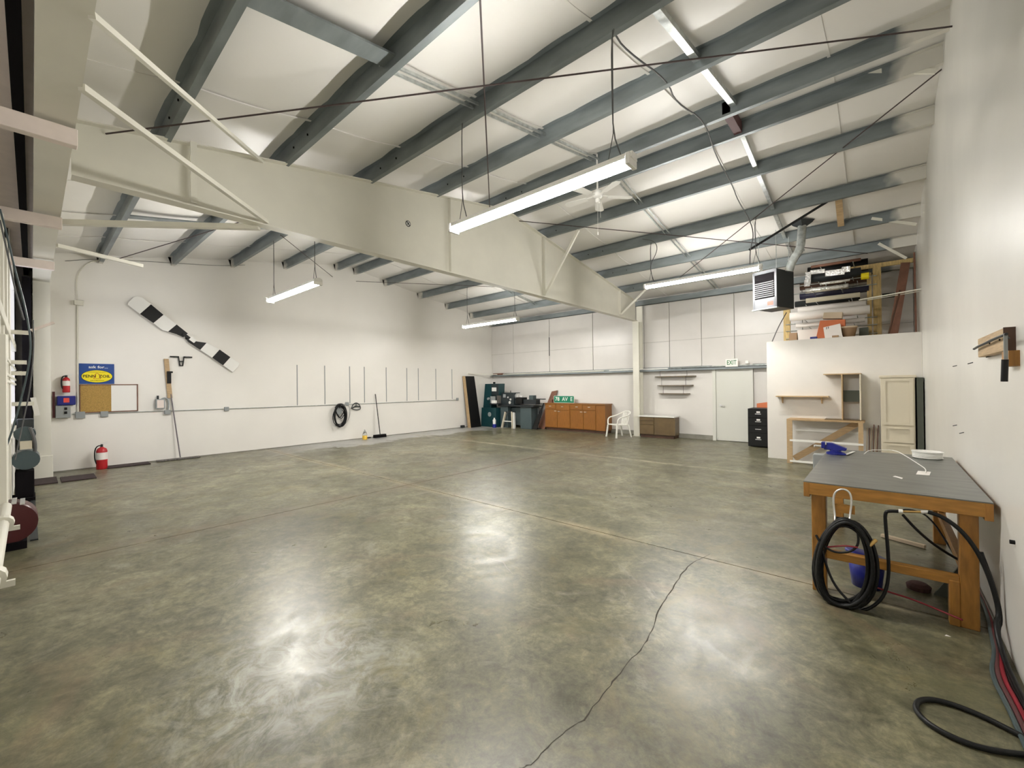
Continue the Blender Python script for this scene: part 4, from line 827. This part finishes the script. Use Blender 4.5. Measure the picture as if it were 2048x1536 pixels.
# ================================================================== RIGHT WALL
wh2 = thing('wall_hook_board', 'pale wood board on the right wall holding a black-handled tool', 'board', (RX-.03, 3.9, 1.8))
q0, q1 = hit(1975, 690, 0, RX), hit(2033, 672, 0, RX)
B().box((RX-.045, q1.y+.02, 1.80), (RX, q0.y, 1.93)).build('board', 'wood', wh2, bevel=.004)
B().box((RX-.0455, q1.y+.012, 1.798), (RX, q1.y+.0199, 1.932)).build('end_grain', 'darkwood', wh2)
w0, w1 = hit(2014, 704, 0, RX-.02), hit(2029, 732, 0, RX-.02); B().box((RX-.04, w1.y, w1.z), (RX, w0.y, w0.z)).build('lower_block', 'tableleg', wh2)
for yy in (q1.y+.1, q1.y+.4): B().cyl((RX-.05, yy, 1.87), (RX-.045, yy, 1.87), .006, n=8).build('screw', 'darksteel', wh2)
TXX = .49
tl = thing('frame_hook', 'steel bar tool with a black rubber grip hanging from the right wall board', 'tool', (.48, 3.75, 1.6))
sh0, sh1, gr0, gr1 = (hit(*p, 0, TXX) for p in ((2011, 668), (2009, 719), (2005, 720), (2001, 763)))
B().bar(sh0, (sh0.x, sh0.y, sh1.z), .012, .014).build('shank', 'grey', tl)
B().tube([hit(*p, 0, TXX) for p in ((2013, 668), (1990, 677), (1968, 688), (1958, 692), (1948, 698))], .0075, 6, smooth=1).build('arm', 'darksteel', tl)
B().cyl((sh0.x-.003, sh0.y, gr0.z), (sh0.x-.006, sh0.y+.006, gr1.z), .0135, n=12).build('grip', 'rubber', tl)
B().cyl((TXX, sh0.y+.01, sh0.z-.004), (RX-.045, sh0.y+.06, sh0.z-.02), .005, n=6).build('peg', 'darksteel', tl)
for (x, y, l_) in ((1914, 731, 'bare nail in the right wall, farthest of the upper three'), (1946, 725, 'bare nail in the right wall, middle of the upper three'), (1985, 711, 'bare nail in the right wall just below the wooden hook board'), (1914, 850, 'lower bare nail in the right wall above the wire spool'), (1928, 865, 'lowest bare nail in the right wall over the workbench')):
    p = hit(x, y, 0, RX); tag(B().cyl((RX, p.y, p.z), (RX-.03, p.y, p.z-.01), .004, n=6).build('nail', 'darksteel'), l_, 'nail', 'nails in the right wall')
p = hit(2030, 1085, 0, RX); tag(B().cyl((RX, p.y, p.z), (RX-.02, p.y, p.z), .012, n=8).build('wall_bolt', 'black'), 'black bolt low on the right wall beside the table', 'bolt')

# ================================================================== TABLE
TX0, TX1, TY0, TY1, TZ = -.475, .525, 4.02, 6.15, .86
tb_ = thing('work_table', 'heavy varnished wooden workbench with a grey sheet top along the right wall', 'table', ((TX0+TX1)/2, (TY0+TY1)/2, 0))
B().box((TX0, TY0, TZ-.008), (TX1, TY1, TZ)).build('top_sheet', 'tabletop', tb_)
B().box((TX0+.02, TY0, TZ-.10), (TX1-.02, TY0+.04, TZ-.008)).build('front_apron', 'tablewood', tb_, bevel=.003)
B().box((TX0, TY0-.001, TZ-.12), (TX0+.04, TY1, TZ-.008)).build('side_apron', 'tableleg', tb_, bevel=.003); B().box((TX1-.04, TY0-.001, TZ-.12), (TX1, TY1, TZ-.008)).build('side_apron', 'tableleg', tb_, bevel=.003)
B().box((TX0+.04, TY1-.04, TZ-.10), (TX1-.04, TY1, TZ-.008)).build('back_apron', 'tablewood', tb_, bevel=.003)
for x, y in ((TX0+.045, TY0+.045), (TX1-.15, TY0+.045), (TX0+.045, TY1-.15), (TX1-.15, TY1-.15)):
    B().box((x, y, 0), (x+.09, y+.09, TZ-.10)).build('leg', 'tableleg', tb_, bevel=.004)
B().box((TX1-.2, TY0+.04, 0), (TX1-.15, TY0+.13, .30)).build('leg_block', 'tableleg', tb_, bevel=.004)
B().box((TX0+.135, TY0+.05, .27), (TX1-.15, TY0+.12, .33)).build('stretcher', 'tablewood', tb_, bevel=.003)
B().box((TX1-.12, TY0+.13, .27), (TX1-.07, TY1-.15, .33)).build('stretcher', 'tableleg', tb_, bevel=.003)
# items on table
def TT(x, y, z=TZ): return hit(x, y, 2, z)
rl = TT(1848, 905); rl.y = min(rl.y, 5.95); rl.x = min(rl.x, .38)
wr_ = thing('wire_spool', 'white flat coil of wire on the far right of the workbench', 'spool', (rl.x, rl.y, TZ)); mb = B()
mb.lathe((rl.x, rl.y, TZ), [(.10, 0), (.115, .01), (.10, .02)], 28); mb.build('lower_flange', 'white', wr_)
for k in range(3): B().tube([(rl.x+.105*math.cos(t), rl.y+.105*math.sin(t), TZ+.026+.014*k) for t in (2*math.pi*i/24 for i in range(24))], .008, 6, True, 0).build('wire_turn', 'white', wr_, smooth=True)
B().lathe((rl.x, rl.y, TZ), [(.07, .02), (.07, .055), (.115, .06), (.12, .07), (.10, .07), (.09, .062)], 28).build('upper_flange', 'white', wr_)
tag(B().tube([TT(x, y, TZ+.004) for x, y in ((1728, 908), (1738, 900), (1760, 900), (1790, 900), (1812, 912), (1840, 930), (1852, 938), (1851, 946))], .004, 6).build('loose_cord', 'white'), 'thin white cord curling across the workbench top', 'cord')
q_ = [TT(*p) for p in ((1836, 942), (1862, 944), (1859, 951), (1832, 949))]; tag(B().prism(q_, (0, 0, .002)).build('paper_card', 'paper'), 'small white paper square on workbench at the end of the cord', 'paper')
q_ = [TT(*p) for p in ((1786, 953), (1790, 952), (1806, 956), (1804, 958))]; tag(B().prism(q_, (0, 0, .002)).build('paper_strip', 'paper'), 'narrow white paper strip left of the paper square on the workbench', 'paper')
# vise
v0 = TT(1668, 908); v0 = Vector((TX0+.09, min(v0.y, 5.75), TZ)); vs_ = thing('bench_vise', 'blue bench vise on the far left corner of the workbench', 'vise', tuple(v0))
B().lathe(v0, [(.08, 0), (.08, .02), (.05, .03), (.05, .05)], 20).build('base', 'blue', vs_)
B().prism([(v0.x-.10, v0.y-.035, TZ+.045), (v0.x+.09, v0.y-.035, TZ+.045), (v0.x+.10, v0.y-.035, TZ+.07), (v0.x+.02, v0.y-.035, TZ+.10), (v0.x-.03, v0.y-.035, TZ+.12), (v0.x-.07, v0.y-.035, TZ+.12), (v0.x-.10, v0.y-.035, TZ+.08)], (0, .07, 0)).build('body', 'blue', vs_, bevel=.006)
B().box((v0.x-.12, v0.y-.05, TZ+.06), (v0.x-.085, v0.y+.05, TZ+.125)).build('front_jaw', 'blue', vs_, bevel=.004); B().box((v0.x-.085, v0.y-.045, TZ+.10), (v0.x-.075, v0.y+.045, TZ+.125)).build('jaw_plate', 'chrome', vs_)
B().cyl((v0.x-.19, v0.y, TZ+.075), (v0.x-.12, v0.y, TZ+.075), .012, n=10).cyl((v0.x-.18, v0.y-.08, TZ+.075), (v0.x-.18, v0.y+.08, TZ+.075), .006, n=8).build('screw_handle', 'chrome', vs_)
kn = thing('putty_knife', 'knife with a dark blue handle and bright blade beside the vise', 'knife', (v0.x+.15, v0.y-.06, TZ))
a = TT(1672, 908, TZ+.012); b = TT(1692, 909, TZ+.012); c = TT(1708, 903, TZ+.006)
B().bar(a, b, .022, .018).build('handle', 'blue', kn, bevel=.004); B().bar(b, c, .024, .004).build('blade', 'white', kn)
# grey box at vise-side under table edge
gb = hit(1636, 905, 1, 6.3); tag(B().box((TX0-.14, 6.0, .0), (TX0-.02, 6.12, .80)).build('tall_bin', 'grey', bevel=.006), 'grey upright metal channel standing behind the vise end of the workbench', 'channel')
# hose hook and coil
hk = thing('hose_hook', 'bright bent-metal hose hook screwed to the front of the workbench', 'hook', (-.23, TY0-.03, .6))
hy_ = TY0-.03; hx0, hx1 = -.275, -.165
def HX(x, y, Y=None): return hit(x, y, 1, Y if Y else hy_)
B().tube([HX(1670, 1046, hy_-.06), HX(1670, 1030, hy_), HX(1666, 1000), HX(1670, 983), HX(1685, 977), HX(1700, 984), HX(1704, 1002), HX(1700, 1030), HX(1699, 1048, hy_-.06)], .007, 8).build('rod', 'chrome', hk, smooth=True)
B().bar(HX(1670, 1035, hy_-.01), HX(1699, 1038, hy_-.01), .02, .012).build('cross_plate', 'darksteel', hk); B().box((-.28, TY0-.028, .66), (-.16, TY0-.0, .72)).build('mount_block', 'tablewood', hk)
hc_ = thing('hose_coil', 'coiled thick black air hose hanging at the front of the workbench', 'hose', (-.23, TY0-.08, 0))
random.seed(11)
for k in range(9):
    cxp, cyp = 1690+random.uniform(-5, 7), 1126+random.uniform(-4, 6); ax, ay = 56+random.uniform(-8, 8), 88+random.uniform(-9, 10); Yk = TY0-.055-.013*k
    pts = []
    for i in range(20):
        t = 2*math.pi*i/20; p = hit(cxp+ax*math.cos(t)*(1+.12*math.sin(t)), cyp+ay*math.sin(t), 1, Yk); p.z = max(p.z, .016); pts.append(p)
    B().tube(pts, .0125, 8, True, 1).build('coil_turn', 'rubber', hc_, smooth=True)
mb = B(); mb.tube([HX(1632, 1070, 3.9), HX(1640, 1085, 3.88), HX(1665, 1105, 3.86), HX(1700, 1105, 3.86), HX(1718, 1090, 3.88), HX(1715, 1060, 3.9)], .008, 8); mb.build('inner_loop', 'rubber', hc_, smooth=True)
B().tube([HX(1655, 1094, 3.87), HX(1690, 1091, 3.86), HX(1716, 1095, 3.87)], .006, 6).build('red_line', 'redhose', hc_)
B().tube([HX(1640, 1085, 3.89), HX(1655, 1140, 3.88), HX(1672, 1175, 3.87), HX(1700, 1205, 3.87)], .009, 6).build('tail', 'rubber', hc_)
B().cyl(HX(1738, 1092, 3.86), HX(1752, 1080, 3.9), .012, n=10).build('fitting', 'brass', hc_)
def hose(pts, label, r=.012, m='rubber', name='air_hose'): return tag(B().tube(pts, r, 10).build(name, m, smooth=True), label, 'hose')
T = TY0-.03
hose([HX(1800, 1023, T), HX(1780, 1022, T), HX(1770, 1024, T), HX(1771, 1050, T), HX(1776, 1100, T), HX(1778, 1150, T), HX(1770, 1190, T-.02), HX(1745, 1215, T-.05), HX(1720, 1222, T-.06)], 'black hose dropping straight down from the brass valve to the coil', .011)
vv = thing('air_valve', 'brass pipe fitting with white tape under the front edge of workbench', 'valve', tuple(HX(1825, 1024, T)))
B().cyl(HX(1797, 1022, T), HX(1806, 1023, T), .014, n=10).build('white_coupling', 'white', vv); B().cyl(HX(1806, 1023, T), HX(1845, 1024, T), .008, n=10).build('pipe', 'brass', vv); B().cyl(HX(1842, 1024, T), HX(1856, 1024, T), .012, n=10).build('nut', 'chrome', vv)
hose([HX(1856, 1024, T), HX(1885, 1033, T-.01), HX(1925, 1062, T-.02), HX(1960, 1110, T-.03), HX(1985, 1170, T-.05), HX(2000, 1230, T-.06), Vector((.50, 3.86, .16)), Vector((.51, 3.70, .03)), Vector((.52, 3.3, .02)), Vector((.53, 3.0, .02))], 'black hose arching from the valve over the right table leg to the floor', .013)
hose([HX(1806, 1030, T+.0), HX(1835, 1062, T+.06), HX(1875, 1095, T+.2), HX(1935, 1130, 4.3), Vector((.44, 4.6, .3)), Vector((.48, 4.9, .02))], 'dark hose slanting under the workbench toward the right wall', .009)
random.seed(3)
for k, (m_, l) in enumerate((('rubber', 'black hose lying in the bundle along the right wall, nearest the table leg'), ('redhose', 'red air hose running along the foot of the right wall'), ('maroon', 'dark red hose in the bundle at the foot of right wall'), ('lathegrey', 'dark grey-green hose in the bundle rising behind the right table leg'))):
    o = .022*k; hose(([HX(1962, 1104, T-.02), HX(1990, 1180, T-.04), HX(2003, 1240, T-.05), Vector((.505, 3.84, .12))] if k == 0 else [Vector((.54-.004*k, 5.4, .02)), Vector((.535, 4.4, .04)), Vector((.525-o*.4, 3.95, .03))]) + [Vector((.52-o*.5, 3.75, .03)), Vector((.50-o, 3.5, .014)), Vector((.52-o, 3.2, .014)), Vector((.53-o, 2.8, .014)), Vector((.53-o, 2.4, .014))], l, .011, m_)
lp = [hit(1748+.25126*x, 1150+.25126*y, 2, .014) for x, y in ((1400, 1390), (1190, 1290), (1000, 1190), (800, 1095), (600, 1020), (440, 985), (350, 1000), (325, 1060), (380, 1140), (520, 1240), (700, 1325), (900, 1390), (1190, 1432), (1400, 1440))]
for p in lp: p.x = min(p.x, .53)
hose(lp, 'black hose looped on the floor at the bottom right corner', .0125)
hose([HX(1740, 1170, 3.98), HX(1775, 1183, 4.0), HX(1830, 1200, 4.1), HX(1925, 1240, 3.99)], 'thin red hose crossing low under the workbench', .006, 'redhose')
hose([Vector((.1, 5.9, .3)), Vector((.2, 5.8, .36)), Vector((.33, 5.7, .34)), Vector((.46, 5.5, .1)), Vector((.5, 5.3, .02))], 'thin black hose loop behind the workbench near its back leg', .008)
# bucket
bc = Vector((-.11, 4.42, 0)); bu = thing('blue_bucket', 'blue plastic bucket with a tilted lid under the workbench', 'bucket', tuple(bc))
B().lathe(bc, [(.095, 0), (.118, .215), (.10, .215), (.085, .02)], 24).build('pail', 'blue', bu, smooth=True)
lid = B().lathe((0, 0, 0), [(.135, 0), (.14, .012), (.13, .02), (.02, .022)], 24); R_ = Euler((-.12, .16, 0)).to_matrix(); lid.v = [R_@v+bc+Vector((.0, 0, .235)) for v in lid.v]; lid.build('lid', 'blue', bu, smooth=True)
tag(B().lathe((.2, 4.6, 0), [(.0, .0), (.07, .0), (.075, .03), (.05, .05), (.02, .055)], 16).build('scrub_pad', 'brush'), 'dark round scrub brush head on the floor under the workbench', 'brush')
tag(B().prism([(.28, 4.55, 0), (.42, 4.55, 0), (.42, 4.55, .26)], (0, .02, 0)).build('dust_shield', 'olive'), 'dark triangular scrap propped by the wall under the workbench', 'scrap')
tag(B().bar((-.02, 5.9, .02), (.3, 5.75, .02), .04, .03).build('floor_stick', 'beige'), 'pale stick on the floor behind the workbench', 'stick')
p = hit(1889, 1272, 2, 0); tag(B().prism([p, p+Vector((.03, .01, 0)), p+Vector((.01, .022, 0))], (0, 0, .003)).build('paper_scrap', 'paper'), 'tiny white paper scrap on the floor in front of the workbench', 'paper')

# ================================================================== HANGAR DOOR, LEFT
hdr = thing('hangar_door', 'big white hangar door seen edge-on at the left of the hall', 'door', (-8, -.2, 0))
for k in range(26):
    x = -5.0-.19*k
    if x < -9.2: continue
    B().box((x-.17, -.27, .1), (x-.02, -.235, 3.5)).build('door_sheet', 'farliner', hdr, bevel=.01)
for x in (-6.2, -7.1, -8.2, -9.1): B().box((x-.05, -.235, .1), (x+.05, -.19, 3.55)).build('door_post', 'white_steel', hdr, bevel=.006)
for z in (2.35, 2.0, 1.82, 1.74, 1.0): B().box((-11.7, -.235, z), (-5.0, -.18, z+(.12 if z > 2.1 else .035))).build('door_rail', 'white_steel', hdr, bevel=.004)
B().box((-12.3, -.092, 3.86), (-.6, -.03, 3.98)).build('gap_shade_strip', 'dark', hdr); B().box((-12.3, -.3, 3.98), (RX, .02, 4.3)).build('top_sheet', 'pink_steel', hdr)  # black bar paints in the dark void between door and header
B().box((-12.4, -.11, .05), (-11.55, .0, 3.7)).build('edge_gap_shade', 'dark', hdr)  # solid black box paints the darkness of the gap beside the column
for k, (x, z) in enumerate(((-4.68, 3.6), (-7.2, 3.6), (-9.75, 3.6), (-12.25, 3.6))):
    B().box((x-.06, -.3, z-.07), (x+.02, .245, z+.06)).build('outrigger', 'pink_steel', hdr, bevel=.004)
for X, y0_, y1_, z in ((-8.2, -.17, -.02, 2.36), (-8.2, -.17, -.04, 1.98), (-8.2, -.17, -.04, 1.84), (-8.3, -.17, .02, 1.45)):
    B().box((X-.04, y0_, z), (X, y1_, z+.05)).build('stub', 'white_steel', hdr)
tag(B().bar(hit(62, 661, 0, -8.0), hit(108, 645, 0, -8.0), .05, .03).build('steel_stub', 'pink_steel'), 'small pale arm sticking out from the hangar door into the room', 'arm')
tag(B().bar(hit(66, 795, 0, -8.5), hit(75, 831, 0, -8.5), .05, .02).build('latch_bar', 'white'), 'short white bar hanging beside the dark gap of the hangar door', 'bar')
for k, (pts, r, l) in enumerate(((((0, 418), (14, 470), (30, 540), (50, 610), (62, 680), (60, 720), (45, 790), (22, 870), (-5, 940)), .007, 'thick dark cable curving down beside the hangar door'),
                  (((0, 440), (18, 520), (30, 580), (48, 640)), .006, 'thin dark cable left of the thick one by the hangar door'),
                  (((66, 640), (68, 700), (60, 780), (45, 850), (30, 920)), .005, 'thin grey cable hanging to the door motor'))):
    cord([hit(x, y, 0, -6.0) for x, y in pts], l, r, 'cable' if k else 'lathegrey')
tag(B().tube([(-3.55, -.095, 1.02), (-.9, -.089, 1.02)], .022, 10).build('lower_pipe', 'white_steel', smooth=True), 'white horizontal pipe low at the left edge beside the hangar door', 'pipe')
for (px_, py_, l) in ((35, 1042, 'white pipe clamp nearer the red drum on the low white pipe'), (12, 1150, 'white pipe clamp at the left picture edge on the low white pipe')):
    d = hit(px_, py_, 2, 1.02); x = d.x; ct = thing('pipe_clamp', l, 'clamp', (x, -.065, 1.02))
    B().cyl((x-.03, -.09, 1.02), (x+.03, -.09, 1.02), .034, n=12).build('collar', 'white_steel', ct); B().box((x-.008, -.13, .98), (x+.008, -.04, 1.0)).build('bolt', 'white_steel', ct)
B().box((-3.63, -.13, 1.0), (-3.56, -.088, 1.95)).build('door_post', 'white_steel', hdr, bevel=.004)
# door motor / compressor and red drum
cm = thing('door_motor', 'dark green-grey electric motor on a dark frame beside the hangar door', 'motor', (-9.7, -.03, 0))
B().box((-9.9, -.17, .06), (-9.55, .02, .45)).build('frame', 'dark', cm, bevel=.01); B().cyl((-9.95, -.06, .62), (-9.5, -.06, .62), .14, n=20).build('tank', 'lathegrey', cm)
B().cyl((-9.95, -.07, 1.0), (-9.55, -.07, 1.0), .11, n=20).build('motor', 'lathegrey', cm); B().box((-9.58, -.12, .78), (-9.50, .0, .90)).build('junction_box', 'cream', cm)
B().box((-9.85, -.15, 1.08), (-9.6, .02, 1.22)).build('cooling_head', 'darksteel', cm, bevel=.01); B().tube([(-9.5, -.02, 1.1), (-9.5, .03, .9), (-9.55, .03, .7), (-9.55, -.05, .55)], .02, 8).build('flex_pipe', 'cable', cm)
B().box((-9.95, -.2, 0), (-9.5, .03, .06)).build('base', 'dark', cm)
rd = thing('red_drum', 'dark red cable drum with a perforated metal guard by the hangar door', 'drum', (-6.9, -.12, 0))
B().cyl((-7.1, -.16, .27), (-6.75, -.16, .27), .2, n=28).build('drum', 'darkred', rd, smooth=True)
for i in range(3):
    for j in range(5):
        t = math.radians(50+j*16); B().box((-7.05+i*.11, -.16-.215*math.cos(t)-.015, .27+.215*math.sin(t)-.01), (-6.97+i*.11, -.16-.215*math.cos(t)+.02, .27+.215*math.sin(t)+.006)).build('guard_slat', 'chrome', rd)
for i in range(5):
    for j in range(5): B().box((-6.745, -.345+j*.036, .36+i*.04), (-6.735, -.321+j*.036, .382+i*.04)).build('guard_mesh', 'chrome', rd)
B().box((-7.12, -.28, 0), (-6.73, -.04, .08)).build('base', 'dark', rd)
tag(B().prism([(-11.2, -.02, 0.0), (-7.0, -.02, 0.0), (-7.0, .04, 0.0), (-11.2, .02, 0.0)], (0, 0, .015)).build('door_track', 'darksteel'), 'dark steel floor track along the foot of the hangar door', 'track')
